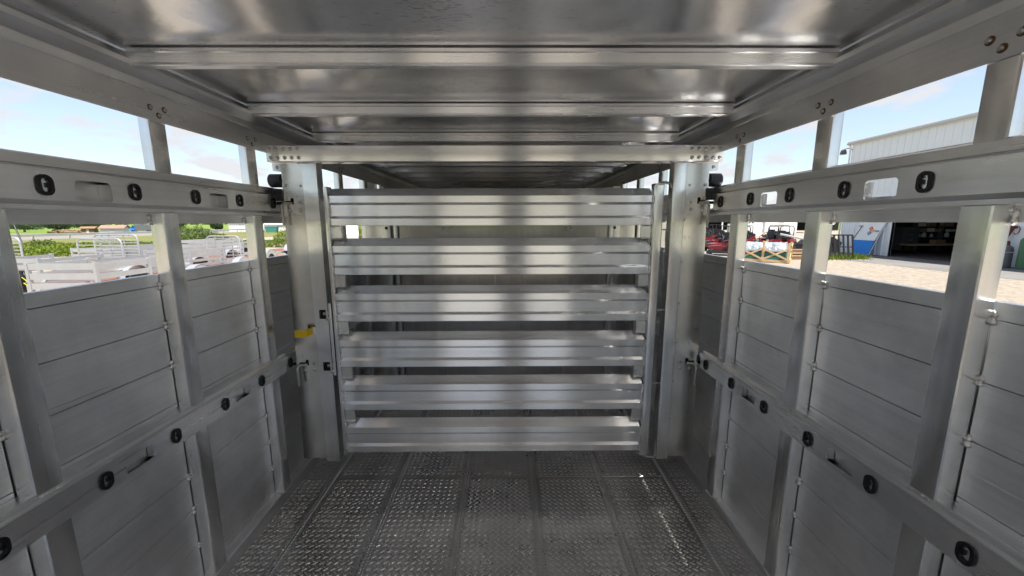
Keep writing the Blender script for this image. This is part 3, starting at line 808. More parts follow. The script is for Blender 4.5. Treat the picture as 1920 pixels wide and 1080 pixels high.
def leaf_cloud(blobs, n, size):
    """blobs: (cx,cy,cz,rx,ry,rz). Leaf quads through the volume, denser towards the outside."""
    vol = np.array([b[3] * b[4] * b[5] for b in blobs]) ** 0.67; pr = vol / vol.sum()
    which = rng.choice(len(blobs), n, p=pr); B = np.array(blobs)[which]
    d = rng.normal(size=(n, 3)); d /= np.linalg.norm(d, axis=1)[:, None]
    rad = rng.uniform(0.35, 1.0, n) ** 0.45
    rad *= 1 + 0.22 * np.sin(d[:, 0] * 7 + which * 1.7) * np.sin(d[:, 1] * 6 + which) * np.sin(d[:, 2] * 8)
    c = B[:, :3] + d * rad[:, None] * B[:, 3:]
    a = rng.normal(size=(n, 3)); a /= np.linalg.norm(a, axis=1)[:, None]
    b_ = np.cross(a, d + 0.6 * rng.normal(size=(n, 3))); b_ /= np.linalg.norm(b_, axis=1)[:, None] + 1e-9
    s = size * rng.uniform(0.6, 1.4, n)[:, None]
    v = np.stack([c - a * s, c - b_ * s * 0.55, c + a * s, c + b_ * s * 0.55], 1).reshape(-1, 3)
    me = bpy.data.meshes.new('leaves'); me.from_pydata(v.tolist(), [], np.arange(n * 4).reshape(-1, 4).tolist())
    return me

# ---- ground sheets
def sheet(name, x0, x1, y0, y1, z, mat, kind='structure'):
    return put(name, MB().add([(x0, y0, z), (x1, y0, z), (x1, y1, z), (x0, y1, z)], [(0, 1, 2, 3)]), mat, kind=kind)
sheet('ground', -1500, 1500, -1500, 1500, GZ - 0.03, GRASS)
sheet('gravel_lot', -34, 75, -70, 95, GZ, GRAVEL)
sheet('verge', -58, -34, -70, 140, GZ - 0.012, VERGE)
sheet('road', -84, -58, -300, 500, GZ - 0.008, ROAD)
sheet('shaded_concrete_apron', 17.6, 22.3, -12, 26.3, GZ + 0.006, CONC_SHADE)

# ---- distant woods as one mass
bl = []
for k in range(150):
    a = k / 150 * 2 * math.pi + rng.uniform(-.02, .02); rr2 = rng.uniform(520, 760)
    h = rng.uniform(3.0, 6.5) if -2.4 < math.atan2(math.cos(a), math.sin(a)) < 0 else rng.uniform(4, 9)
    bl.append((rr2 * math.cos(a), rr2 * math.sin(a), GZ + h * 0.4, rng.uniform(18, 36), rng.uniform(18, 36), h))
put('distant_woods', leaf_cloud(bl, 15000, 2.2), LEAFD, kind='stuff')

# ---- utility trailers on the left
tr_no = [0]
def utility_trailer(label, x0, x1, y0, y1, top=1.1, deck=0.46, boards=4, ramp=None, fender=None, front_board=False, tongue=True, side_to=None, mat_side=WALU):
    cx, cyy = (x0 + x1) / 2, (y0 + y1) / 2
    t = thing('utility_trailer', label, 'trailer', (cx, cyy, GZ), 0, 'aluminium utility trailers parked on the left')
    g = GZ
    fr = MB()
    fr.box(x0, x0 + 0.06, y0, y1, g + deck - 0.14, g + deck); fr.box(x1 - 0.06, x1, y0, y1, g + deck - 0.14, g + deck)
    fr.box(x0 + 0.06, x1 - 0.06, y0, y0 + 0.06, g + deck - 0.14, g + deck); fr.box(x0 + 0.06, x1 - 0.06, y1 - 0.06, y1, g + deck - 0.14, g + deck)
    put('frame', fr, WALU, t)
    npl = 6
    for i in range(npl):
        a = x0 + 0.065 + (x1 - x0 - 0.13) * i / npl; b = x0 + 0.065 + (x1 - x0 - 0.13) * (i + 1) / npl - 0.012
        put('deck_plank', MB().box(a, b, y0 + 0.065, y1 - 0.065, g + deck - 0.04, g + deck), WOODDECK, t)
    ye = side_to if side_to else y1
    if boards:
        h = (top - deck) / boards
        for sx, o in ((x1, 1), (x0, -1)):
            for k in range(boards):
                z = g + deck + h * k + h * 0.38
                put('side_board', MB().box(min(sx, sx - o * 0.03), max(sx, sx - o * 0.03), y0 + 0.075, ye - 0.005, z, z + h * 0.56), mat_side, t)
            for y in (y0, ye):
                put('stake', MB().box(min(sx + o * 0.004, sx - o * 0.06), max(sx + o * 0.004, sx - o * 0.06), y, y + 0.07, g + deck - 0.1, g + top + 0.02), WALU, t)
        for k in range(boards):
            z = g + deck + h * k + h * 0.38
            put('front_board', MB().box(x0 + 0.065, x1 - 0.065, y0 + 0.01, y0 + 0.04, z, z + h * 0.62), mat_side, t)
    if ramp:
        yr, rt, rx0, rx1, bars, vbars = ramp
        zb2, r_ = g + deck + 0.02, 0.022
        rad = 0.16
        pts = [(rx0, yr, zb2)] + [(rx0, yr, g + rt - rad)] + [(rx0 + rad - rad * math.cos(a), yr, g + rt - rad + rad * math.sin(a)) for a in np.linspace(0.3, math.pi / 2, 5)]
        pts += [(rx1 - rad + rad * math.sin(a), yr, g + rt - rad + rad * math.cos(a)) for a in np.linspace(0, math.pi / 2 - 0.3, 5)] + [(rx1, yr, g + rt - rad), (rx1, yr, zb2)]
        rp = put('ramp_gate', MB().tube(pts, r_ * 1.15, 8), WALU, t)
        for k in range(bars):
            z = zb2 + (g + rt - zb2) * (k + 0.3) / bars
            put('ramp_bar', MB().bar((rx0, yr, z), (rx1, yr, z), 0.026), WALU, rp)
        for k in range(vbars):
            x = rx0 + (rx1 - rx0) * (k + 1) / (vbars + 1)
            put('ramp_upright', MB().bar((x, yr + 0.03, zb2), (x, yr + 0.03, g + rt - 0.02), 0.03), WALU, rp)
    wheels = []
    if fender:
        for fy in fender:
            for sx, o in ((x1, 1), (x0, -1)):
                fm = MB(); rad, wd = 0.42, 0.24
                xa, xb = (sx + 0.01, sx + wd) if o > 0 else (sx - wd, sx - 0.01)
                zc = g + 0.40
                arc = [(fy + rad * 1.05 * math.cos(a), zc + rad * math.sin(a)) for a in np.linspace(0.15, math.pi - 0.15, 12)]
                arc2 = [(fy + (rad * 1.05 - 0.015) * math.cos(a), zc + (rad - 0.015) * math.sin(a)) for a in np.linspace(math.pi - 0.15, 0.15, 12)]
                fm.prism(arc + arc2, 'x', xa, xb)
                put('fender', fm, WALU, t)
                xc = (xa + xb) / 2
                wl = put('wheel', MB().lathe([(0.18, -0.09), (0.30, -0.095), (0.335, -0.06), (0.335, 0.06), (0.30, 0.095), (0.18, 0.09)], (xc, fy, g + 0.335), (1, 0, 0), 24), RUBBER, t)
                put('rim', MB().lathe([(0.185, -0.08), (0.185, 0.085), (0.14, 0.06), (0.06, 0.07), (0, 0.07)], (xc, fy, g + 0.335), (o, 0, 0), 20), WPAINT, wl)
                put('skirt', MB().add([(xa if o < 0 else xb, fy + rad * math.cos(a), zc + (rad) * math.sin(a)) for a in np.linspace(0.15, math.pi - 0.15, 12)] + [(xa if o < 0 else xb, fy + (rad * .55) * math.cos(a), zc + (rad * .55) * math.sin(a)) for a in np.linspace(0.15, math.pi - 0.15, 12)], [(i, i + 1, i + 13, i + 12) for i in range(11)]), WALU, t)
    if tongue:
        put('tongue', MB().bar((x0 + 0.2, y0, g + deck - 0.08), (cx, y0 - 1.1, g + deck - 0.1), 0.07).bar((x1 - 0.2, y0, g + deck - 0.08), (cx, y0 - 1.1, g + deck - 0.1), 0.07), WALU, t)
        put('jack', MB().tube([(cx, y0 - 1.0, g + 0.02), (cx, y0 - 1.0, g + 0.9)], 0.035, 10).tube([(cx, y0 - 1.0, g + 0.88), (cx + 0.16, y0 - 1.0, g + 0.90)], 0.014, 8).lathe([(0.09, 0), (0.09, 0.02), (0.03, 0.04)], (cx, y0 - 1.0, g + 0.0), (0, 0, 1), 14), DKGREY, t)
    return t

utility_trailer('utility trailer with a pipe ramp gate at the far left edge', -17.0, -15.2, 9.6, 12.3, boards=0, ramp=(12.4, 1.56, -17.0, -15.25, 10, 0), fender=(11.0,), tongue=False)
T1 = utility_trailer('white boarded utility trailer with a yellow strapped jack in front of the bright bushes', -13.25, -11.75, 9.85, 12.0, top=1.12, boards=4, ramp=(12.15, 1.53, -13.2, -11.85, 9, 1), tongue=False, side_to=11.4)
utility_trailer('nearest white boarded utility trailer with a rounded fender beside the left wall', -10.6, -9.05, 8.62, 12.4, top=1.12, boards=3, fender=(11.25,), tongue=False, side_to=9.9)
utility_trailer('utility trailer with the tallest pipe ramp gate behind the bright boarded trailer', -14.35, -12.75, 13.75, 16.6, top=1.05, boards=3, ramp=(13.7, 1.60, -14.3, -12.8, 11, 2), tongue=False)
utility_trailer('boarded utility trailer with a gridded ramp gate in front of the round bush', -12.2, -10.65, 13.2, 15.0, top=1.10, boards=4, ramp=(15.1, 1.50, -11.5, -10.25, 8, 3), tongue=False, side_to=14.7)
utility_trailer('low deck utility trailer showing a half round fender beside the third post', -10.9, -9.55, 12.9, 16.2, boards=0, fender=(13.9,), tongue=False)
utility_trailer('low deck utility trailer with orange boards seen beside the gate plate', -12.4, -10.9, 16.6, 19.5, boards=0, fender=(17.7,), tongue=False)
utility_trailer('slat sided utility trailer at the left of the second opening behind the square post', -14.6, -13.2, 17.2, 19.6, top=1.25, boards=4, tongue=False)
utility_trailer('utility trailer with a plain pipe ramp gate half hidden between the two near trailers', -11.6, -10.75, 10.2, 12.6, top=1.0, boards=3, tongue=False, fender=None)
utility_trailer('far low utility trailer with orange boards behind the overlapping ramp gates', -18.4, -16.6, 16.6, 20.6, top=0.95, boards=2, fender=(18.6,), tongue=False)
utility_trailer('farthest slat sided utility trailer below the round bush', -16.5, -14.9, 20.4, 23.6, top=0.95, boards=3, fender=(22.0,), tongue=False)
utility_trailer('far low utility trailer beyond the third post on the left', -14.0, -12.5, 20.8, 24.0, boards=0, fender=(22.3,), tongue=False)
# strap and jack in front of the boarded trailer
jk = thing('trailer_jack', 'black trailer jack with a yellow ratchet strap at the left end of the boarded trailer', 'jack', (-11.6, 9.35, GZ))
put('jack_tube', MB().tube([(-11.6, 9.35, GZ), (-11.6, 9.35, GZ + 0.88)], 0.035, 10), BLKSTEEL, jk)
put('crank', MB().tube([(-11.6, 9.35, GZ + 0.84), (-11.5, 9.33, GZ + 0.88), (-11.47, 9.33, GZ + 0.74)], 0.014, 8), BLKSTEEL, jk)
put('winch_body', MB().lathe([(0.05, -0.06), (0.09, -0.05), (0.09, 0.05), (0.05, 0.06)], (-11.56, 9.30, GZ + 0.70), (1, 0, 0), 16), BLKSTEEL, jk)
put('strap', MB().bar((-11.52, 9.28, GZ + 0.74), (-11.40, 9.40, GZ + 0.46), 0.06, 0.012).bar((-11.48, 9.26, GZ + 0.60), (-11.38, 9.36, GZ + 0.42), 0.05, 0.012), plain('strap_yellow', (0.62, 0.60, 0.05), rough=0.7), jk)
put('foot_plate', MB().lathe([(0.10, 0), (0.10, 0.02), (0.04, 0.04)], (-11.6, 9.35, GZ), (0, 0, 1), 16), STEEL, jk)
put('tongue_bar', MB().bar((-11.7, 9.9, GZ + 0.6), (-11.1, 9.2, GZ + 0.40), 0.06), WALU, jk)

# ---- bushes, trees
def bush(label, blobs, n, size, mat, name='bush', cat='bush', group=None, trunk=None):
    x, y = blobs[0][0], blobs[0][1]
    t = thing(name, label, cat, (x, y, GZ), 0, group)
    put('crown' if trunk else 'foliage', leaf_cloud(blobs, n, size), mat, t)
    st = MB()
    if trunk:
        r_, h = trunk
        st.tube([(x, y, GZ - 0.1), (x + r_ * .3, y, GZ + h * .5), (x, y, GZ + h)], [r_, r_ * .8, r_ * .5], 9)
        for a in range(4):
            st.tube([(x, y, GZ + h * .7), (x + math.cos(a * 1.6) * h * .35, y + math.sin(a * 1.6) * h * .35, GZ + h * 1.15)], [r_ * .5, r_ * .15], 7)
        put('trunk', st, BARK, t)
    else:
        for a in range(5):
            st.tube([(x, y, GZ - 0.05), (x + math.cos(a * 1.3) * .4, y + math.sin(a * 1.3) * .4, GZ + 0.7)], [.03, .012], 6)
        put('stem', st, BARK, t)
    return t
bush('bright lime green bush behind the two overlapping ramp gates', [(-27.4, 25.0, GZ + .2, 2.0, 1.6, .58), (-25.6, 25.0, GZ + .3, 1.4, 1.2, 0.62), (-24.0, 26.0, GZ + .15, 1.2, 1.2, .5)], 11000, 0.055, LEAFB)
bush('yellowish bush beside the far left ramp gate and the leaning pole', [(-30.8, 25.2, GZ + .15, 1.6, 1.3, .5), (-29.5, 25.5, GZ + .1, 1.1, 1.1, .45)], 7000, 0.055, LEAFB)
bush('dull olive shrub at the foot of the leaning pole', [(-33.2, 28.2, GZ + .2, 1.2, 1.1, .62)], 3500, 0.06, LEAFM)
bush('large round olive green bush in the second left opening', [(-25.4, 31.8, GZ + .75, 1.5, 1.5, 1.0), (-24.2, 32.5, GZ + .45, 1.2, 1.3, .8), (-26.4, 31.4, GZ + .4, 1.0, 1.2, .75)], 14000, 0.055, LEAFM)
bush('yellow green shrub beside the gate plate on the left', [(-21.0, 32.5, GZ + .1, 1.6, 1.2, .45), (-18.6, 32.8, GZ + .5, .9, .9, .9)], 6000, 0.055, LEAFB)
for i, (x, y, w_, lab) in enumerate(((-39, 33, 3.4, 'low scrub patch between the leaning pole and the guardrail'), (-36, 36, 3.2, 'low scrub patch below the guardrail behind the ramp gates'), (-28, 39, 3.0, 'low scrub patch below the guardrail behind the gridded ramp gate'), (-22, 40, 3.0, 'low scrub patch nearest the gate plate on the left'))):
    bush(lab, [(x, y, GZ, w_, 2.2, .32), (x - 2, y + 2, GZ, w_, 2.0, .3), (x + 2, y + 1, GZ, w_, 2.0, .28)], 5000, 0.07, LEAFM)
for x, y, h, w_, lab in ((-93, 82, 3.6, 2.3, 'dark round tree left of the brown shed'), (-104, 98, 3.2, 3.2, 'dark tree at the end of the far tree row'), (-112, 92, 2.8, 4.0, 'low dark tree in the middle of the far tree row'), (-122, 92, 2.4, 4.0, 'low dark tree at the left of the far tree row'),
                     (-86, 100, 3.4, 3.0, 'dark tree behind the pale house'), (-74.5, 88, 3.4, 2.2, 'dark tree between the pale house and the blue truck'), (-70, 95, 2.6, 1.3, 'small dark tree alone on the green field'), (-66.5, 98, 3.2, 1.9, 'dark tree beside the long white shed')):
    bush(lab, [(x, y, GZ + h * .62, w_, w_, h * .45), (x + w_ * .5, y, GZ + h * .5, w_ * .7, w_ * .7, h * .35), (x - w_ * .5, y + .5, GZ + h * .52, w_ * .7, w_ * .7, h * .33)], 4500, 0.12, LEAFD, 'field_tree', 'tree', 'trees on the far field', trunk=(0.22, h * 0.6))

# ---- leaning pole, guardrail
tag(put('leaning_pole', MB().tube([(-32.2, 26.4, GZ - 0.2), (-33.6, 27.0, GZ + 2.6)], 0.045, 8), BLKSTEEL), 'thin dark pole leaning in front of the green field', 'pole')
gr = thing('guardrail', 'long pale guardrail along the edge of the road on the left', 'guardrail', (-57.5, 48, GZ))
gp = [(-0.0, 0.42), (0.03, 0.47), (0.03, 0.52), (0.0, 0.57), (0.03, 0.62), (0.03, 0.67), (0.0, 0.72), (-0.01, 0.72), (-0.01, 0.42)]
put('rail_beam', MB().prism([(-57.5 + a, GZ + b) for a, b in gp], 'y', -20, 130), WALU, gr)
for k in range(26):
    y = 20 + k * 4.0
    put('rail_post', MB().box(-57.72, -57.56, y, y + 0.14, GZ - 0.1, GZ + 0.72), TRIM, gr)

# ---- far houses and vehicles
def house(label, cx, cyy, w, d, eave, ridge, wall, roof, rz, name='house', cat='house', door=True):
    t = thing(name, label, cat, (cx, cyy, GZ), rz)
    put('wall', MB().prism([(-d / 2, 0), (d / 2, 0), (d / 2, eave), (0, ridge - 0.05), (-d / 2, eave)], 'x', -w / 2, w / 2), wall, t, world=False)
    ov = 0.3
    rm = MB()
    sl_ = (ridge - eave) / (d / 2)
    rm.prism([(-d / 2 - ov, eave - sl_ * ov), (0, ridge), (0, ridge + .12), (-d / 2 - ov, eave - sl_ * ov + .12)], 'x', -w / 2 - ov, w / 2 + ov)
    rm.prism([(d / 2 + ov, eave - sl_ * ov), (d / 2 + ov, eave - sl_ * ov + .12), (0.001, ridge + .12), (0.001, ridge)], 'x', -w / 2 - ov, w / 2 + ov)
    put('roof', rm, roof, t, world=False)
    if door: put('door', MB().box(-w * .1, w * .1, -d / 2 - 0.03, -d / 2 - 0.003, 0, min(eave * .8, 2.1)), TRIM, t, world=False)
    return t
house('pale grey house with a brown roof beyond the road', -82.2, 83.0, 3.5, 3.0, 0.95, 1.5, HOUSEW, ROOFB, R(25))
house('small brown shed beside the pale house beyond the road', -86.4, 82.0, 1.9, 1.8, 0.95, 1.2, BROWN, BROWN, R(25), 'shed', 'shed')
house('long white flat shed beyond the road in the second left opening', -63.0, 94.5, 5.0, 4.0, 2.0, 2.3, WPAINT, WPAINT, R(18), 'shed', 'shed')
house('pale roofed shed half hidden by the third post on the left', -57.0, 100.0, 6.5, 4.0, 1.6, 2.6, WPAINT, TRIM, R(10), 'shed', 'shed')
lg = thing('log_pile', 'pile of brown cut logs beside the brown shed', 'log pile', (-90.5, 82, GZ))
for k in range(9):
    a, r_ = rng.uniform(-.3, .3), rng.uniform(.16, .26)
    c = (-93 + k * 0.62, 81.5 + rng.uniform(-.6, .6), GZ + .2 + (k % 2) * .3)
    put('log', MB().tube([(c[0] - 1.1, c[1] - a, c[2]), (c[0] + 1.1, c[1] + a, c[2])], r_, 10), LOGM, lg)
def box_truck(label, cx, cyy, rz, L, cabm, boxm, name='box_truck'):
    t = thing(name, label, 'truck', (cx, cyy, GZ), rz, 'vehicles parked beyond the road')
    put('cargo_box', MB().box(-L * .28, L * .5, -.75, .75, .45, 1.75), boxm, t, world=False)
    cb = put('cab', MB().prism([(-L * .5, .35), (-L * .3, .35), (-L * .3, 1.55), (-L * .40, 1.55), (-L * .48, 1.0), (-L * .5, .95)], 'y', -.7, .7), cabm, t, world=False)
    put('window', MB().prism([(-L * .32, 1.0), (-L * .32, 1.45), (-L * .395, 1.45), (-L * .455, 1.0)], 'y', -.705, .705), GLASSY, cb, world=False)
    for x in (-L * .38, L * .3):
        for y in (-.66, .66):
            put('wheel', MB().lathe([(.12, -.1), (.3, -.1), (.33, -.06), (.33, .06), (.3, .1), (.12, .1)], (x, y, .33), (0, 1, 0), 18), RUBBER, t, world=False)
box_truck('small blue truck parked beside the pale house', -74.2, 80.5, R(30), 3.4, BLUEP, DKGREY)
box_truck('white truck parked beside the green dumpster beyond the road', -52.5, 82.5, R(20), 3.0, WPAINT, WPAINT)
dm = thing('dumpster', 'dark green dumpster beyond the road beside the gate plate', 'dumpster', (-49.3, 82.5, GZ), R(15))
put('bin', MB().prism([(-.95, 0.1), (.95, 0.1), (1.1, 1.15), (-1.1, 1.15)], 'y', -.7, .7), TEAL, dm, world=False)
put('lid', MB().box(-1.13, 1.13, -.74, .74, 1.152, 1.22), TEAL, dm, world=False)
for x in (-.7, .7): put('caster', MB().lathe([(.1, -.04), (.1, .04)], (x, -.5, .1), (1, 0, 0), 12), RUBBER, dm, world=False)
# parked pickups far ahead on the left, seen between the gate slats
def pickup(label, cx, cyy, rz, m):
    t = thing('pickup_truck', label, 'pickup', (cx, cyy, GZ), rz, 'pickups parked ahead of the trailer')
    put('body', MB().prism([(-2.6, .4), (2.6, .4), (2.6, 1.0), (1.5, 1.08), (0.9, 1.72), (-.5, 1.76), (-.75, 1.1), (-2.6, 1.1)], 'y', -.9, .9), m, t, world=False)
    put('window', MB().prism([(1.32, 1.14), (.86, 1.64), (-.42, 1.68), (-.6, 1.14)], 'y', -.905, .905), GLASSY, t, world=False)
    for x in (-1.7, 1.65):
        for y in (-.82, .82):
            w_ = put('wheel', MB().lathe([(.2, -.11), (.36, -.11), (.39, -.07), (.39, .07), (.36, .11), (.2, .11)], (x, y, .39), (0, 1, 0), 20), RUBBER, t, world=False)
            put('rim', MB().lathe([(.21, -.09), (.21, .09), (.1, .06)], (x, y, .39), (0, 1 if y > 0 else -1, 0), 16), WALU, w_, world=False)
    return t
pickup('white pickup truck ahead seen through the top gap of the slatted gate', -15.2, 37.5, R(-70), WPAINT)
pickup('dark red pickup truck behind the white one in the top gap', -19.5, 55, R(10), REDP)
bush('leafy green bush ahead between the two parked pickups', [(-17.2, 46, GZ + .6, 2.2, 1.6, 1.0)], 1600, 0.13, LEAFB)
bush('leafy green tree ahead seen right of the slatted gate', [(14.5, 47, GZ + 2.2, 2.6, 2.2, 1.7), (15.5, 48, GZ + 1.5, 2.0, 1.8, 1.3)], 3000, 0.16, LEAFM, 'leafy_tree', 'tree', trunk=(0.15, 2.0))

# ---- the metal building on the right
BX = 22.07; H_E = 6.85
bd = thing('workshop_building', 'large white ribbed metal workshop building with an open dark garage door', 'building', (BX, 8, GZ))
g = GZ
def wallbox(ya, yb, za, zb, nm='wall'):
    return put(nm, MB().box(BX, BX + 0.15, ya, yb, g + za, g + zb), SIDING, bd)
DO0, DO1, DH = 17.55, 22.55, 3.1
wl1 = wallbox(DO1, 26.0, 0, H_E); wl2 = wallbox(-12, DO0, 0, H_E); wl3 = wallbox(DO0 + .002, DO1 - .002, DH, H_E)
rib_me = MB().prism([(-0.040, -0.025), (-0.040, 0.025), (0.001, 0.045), (0.001, -0.045)], 'z', 0, 1).mesh('siding_rib'); rib_me.materials.append(SIDING)
for k in range(95):
    y = 25.8 - k * 0.40
    if y < -11.8: break
    p = wl1 if y > DO1 else (wl2 if y < DO0 else wl3)
    o = bpy.data.objects.new('siding_rib', rib_me); COL.objects.link(o); o.parent = p
    z0 = 0.0 if (y > DO1 + .1 or y < DO0 - .1) else DH
    o.location = Vector((BX, y, g + z0 + 0.01)) - world_loc(p); o.scale = (1, 1, H_E - z0 - 0.08)
put('wall', MB().box(BX + 0.15, BX + 16, 25.85, 26.0, g, g + H_E).prism([(BX + .15, g + H_E), (BX + 16, g + H_E), (BX + 8, g + H_E + 1.6)], 'y', 25.85, 26.0), SIDING, bd)
put('roof', MB().prism([(BX - 0.16, g + H_E + 0.10), (BX - 0.16, g + H_E + 0.16), (BX + 8, g + H_E + 1.75), (BX + 16.4, g + H_E + .2), (BX + 16.4, g + H_E + .1), (BX + 8, g + H_E + 1.65)], 'y', -12.2, 26.2), TRIM, bd)
put('fascia', MB().box(BX - 0.10, BX - 0.03, -12.2, 26.15, g + H_E - 0.06, g + H_E + 0.098), WPAINT, bd)
put('gutter', MB().prism([(BX - 0.105, g + H_E + 0.09), (BX - 0.22, g + H_E + 0.09), (BX - 0.22, g + H_E + 0.03), (BX - 0.18, g + H_E - 0.02), (BX - 0.105, g + H_E - 0.02)], 'y', -12.2, 26.2), TRIM, bd)
put('downspout', MB().tube([(BX - 0.16, 26.05, g + H_E - 0.02), (BX - 0.1, 26.05, g + H_E - .1), (BX - 0.06, 26.05, g + H_E - 0.2), (BX - 0.06, 26.05, g + 0.1)], 0.05, 8), WPAINT, bd)
put('door_frame', MB().box(BX - 0.03, BX + 0.16, DO1, DO1 + 0.16, g, g + DH + .15).box(BX - 0.03, BX + 0.16, DO0 - 0.16, DO0, g, g + DH + .15).box(BX - 0.03, BX + 0.16, DO0 + .001, DO1 - .001, g + DH, g + DH + 0.15), WPAINT, bd)
# room behind the door
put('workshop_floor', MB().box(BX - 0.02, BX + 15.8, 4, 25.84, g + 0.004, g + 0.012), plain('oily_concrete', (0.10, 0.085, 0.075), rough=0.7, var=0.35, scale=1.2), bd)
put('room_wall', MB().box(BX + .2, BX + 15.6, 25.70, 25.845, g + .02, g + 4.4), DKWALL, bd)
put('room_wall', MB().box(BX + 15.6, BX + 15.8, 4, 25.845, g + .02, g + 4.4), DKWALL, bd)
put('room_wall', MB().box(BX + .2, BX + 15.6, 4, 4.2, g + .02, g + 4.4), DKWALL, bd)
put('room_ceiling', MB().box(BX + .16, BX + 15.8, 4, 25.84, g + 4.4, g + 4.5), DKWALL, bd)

fl_ = thing('floodlight', 'small floodlight on an arm at the far corner of the white building', 'light', (BX - 0.05, 26.0, g + 6.0))
put('arm', MB().tube([(BX, 25.92, g + 6.50), (BX - 0.06, 26.2, g + 6.66), (BX - 0.12, 26.46, g + 6.66)], 0.035, 8), TRIM, fl_)
put('lamp_head', MB().lathe([(0.07, 0.12), (0.14, 0.05), (0.18, -0.12), (0.17, -0.20), (0, -0.20)], (BX - 0.12, 26.5, g + 6.52), (0, 0, 1), 14), DKGREY, fl_)

# contents of the workshop (dim), against its end wall
WY = 25.68
cab_ = thing('tool_cabinet', 'grey tool cabinet in the dark workshop', 'cabinet', (25.75, 25.3, g))
put('carcass', MB().box(25.2, 26.3, 25.0, 25.6, g + .15, g + 1.62), DKGREY, cab_)
for k in range(4): put('drawer', MB().box(25.23, 26.27, 24.97, 24.998, g + .2 + k * .36, g + .53 + k * .36), DKGREY, cab_)
for k in range(4): put('drawer_pull', MB().box(25.6, 25.9, 24.95, 24.968, g + .44 + k * .36, g + .47 + k * .36), STEEL, cab_)
wb = thing('workbench', 'long low workbench with a pale edge in the dark workshop', 'workbench', (27.3, 24.6, g))
put('bench_top', MB().box(25.0, 29.4, 24.2, 24.9, g + .50, g + .60), PINE, wb)
for x in (25.2, 29.2):
    put('leg', MB().box(x - .05, x + .05, 24.25, 24.33, g + .01, g + .498), BLKSTEEL, wb)
    put('leg', MB().box(x - .05, x + .05, 24.77, 24.85, g + .01, g + .498), BLKSTEEL, wb)
shf = thing('shelf', 'dark wall shelf with rows of small goods in the workshop', 'shelf', (28.2, 25.5, g))
for z in (.95, 1.30, 1.65, 2.0): put('shelf_board', MB().box(26.5, 30.0, 25.36, 25.69, g + z, g + z + .03), DKGREY, shf)
for x in (26.47, 28.2, 30.0): put('upright', MB().box(x, x + .03, 25.36, 25.69, g + .02, g + 2.4), DKGREY, shf)
for k, (x, s_, lab) in enumerate(((26.75, 1.0, 'leftmost white jug on the workshop shelf'), (27.1, 1.15, 'white jug beside the leftmost one on the workshop shelf'), (27.6, .8, 'small white bottle in the middle of the workshop shelf'), (28.6, 1.15, 'rightmost white jug on the workshop shelf'))):
    j = tag(put('jug', MB().lathe([(.09 * s_, 0), (.10 * s_, .02), (.10 * s_, .18 * s_), (.04 * s_, .26 * s_), (.035 * s_, .30 * s_), (0, .30 * s_)], (x, 25.48, g + .982), (0, 0, 1), 14), WJUG), lab, 'jug', 'jugs on the workshop shelf')
ctn = [(26.9, .5, .2, 1.332, CARD, 'flat brown carton on the second workshop shelf'), (27.5, .3, .22, 1.332, WJUG, 'small white carton on the second workshop shelf'), (28.0, .24, .16, 1.332, TAN, 'small tan carton on the second workshop shelf'), (28.9, .6, .14, 1.332, WJUG, 'long white carton on the second workshop shelf'),
       (26.8, .5, .2, 1.682, WJUG, 'long white carton at the left of the third workshop shelf'), (27.5, .4, .24, 1.682, CARD, 'square brown carton on the third workshop shelf'), (28.5, .7, .18, 1.682, TAN, 'long tan carton on the third workshop shelf')]
for (x, w_, h, z, mt, lab) in ctn:
    tag(put('carton', MB().box(x - w_ / 2, x + w_ / 2, 25.38, 25.6, g + z, g + z + h).box(x - w_ / 2 - .004, x + w_ / 2 + .004, 25.376, 25.604, g + z + h + .001, g + z + h + .01), mt), lab, 'carton', 'cartons on the workshop shelves')
tag(put('cardboard_box', MB().box(26.7, 27.3, 24.3, 24.7, g + .602, g + .84).box(26.69, 26.99, 24.29, 24.71, g + .841, g + .85).box(27.0, 27.31, 24.29, 24.71, g + .842, g + .853), CARD), 'open brown cardboard box on the pale edged workbench', 'box')
hz_ = thing('hanging_hose', 'pale hose hanging inside the garage door', 'hose', (23.6, 24.2, g + .9))
put('hose', MB().tube([(23.6, 24.2, g + 2.4), (23.6, 24.2, g + 1.7), (23.66, 24.2, g + 1.3), (23.62, 24.15, g + .95)], .05, 10), WJUG, hz_)
put('reel', MB().lathe([(.05, -.06), (.15, -.05), (.15, .05), (.05, .06)], (23.6, 24.2, g + 1.45), (0, 1, 0), 18), WJUG, hz_)
tag(put('coat', MB().prism([(23.0, g + .9), (23.35, g + .9), (23.32, g + 1.7), (23.2, g + 1.85), (23.1, g + 1.85), (22.98, g + 1.7)], 'y', 24.9, 25.05), GREENC), 'dark green jacket hanging beside the pale hose in the workshop', 'jacket')

# ---- leaning white and blue panel with its hazard diamond
pn = thing('leaning_sign', 'white and blue signboard with a coloured hazard diamond leaning on the white building', 'sign', (21.4, 23.6, g))
def PQ(u, v, off=0.0):
    """u along the wall (towards the camera), v up; leans on the building"""
    lean = 0.55 * (1 - v / 2.0)
    return (BX - 0.07 - lean - off, 24.55 - u, g + 0.02 + v)
def pquad(name, c4, mat, par, th=0.03, off=0.0):
    P = [Vector(PQ(u, v, off)) for u, v in c4] + [Vector(PQ(u, v, off - th)) for u, v in c4]
    n = len(c4)
    fs = [tuple(range(n)), tuple(range(n, 2 * n))] + [(i, (i + 1) % n, n + (i + 1) % n, n + i) for i in range(n)]
    return put(name, MB().add(P, fs), mat, par)
LB = [(0.42, 0.0), (1.45, 0.0), (1.44, 0.85), (0.05, 0.85)]
UB = [(0.05, 0.853), (1.44, 0.853), (1.70, 2.02), (-0.06, 2.02)]
pquad('white_half', UB, WPAINT, pn); pquad('blue_half', LB, BLUEP, pn)
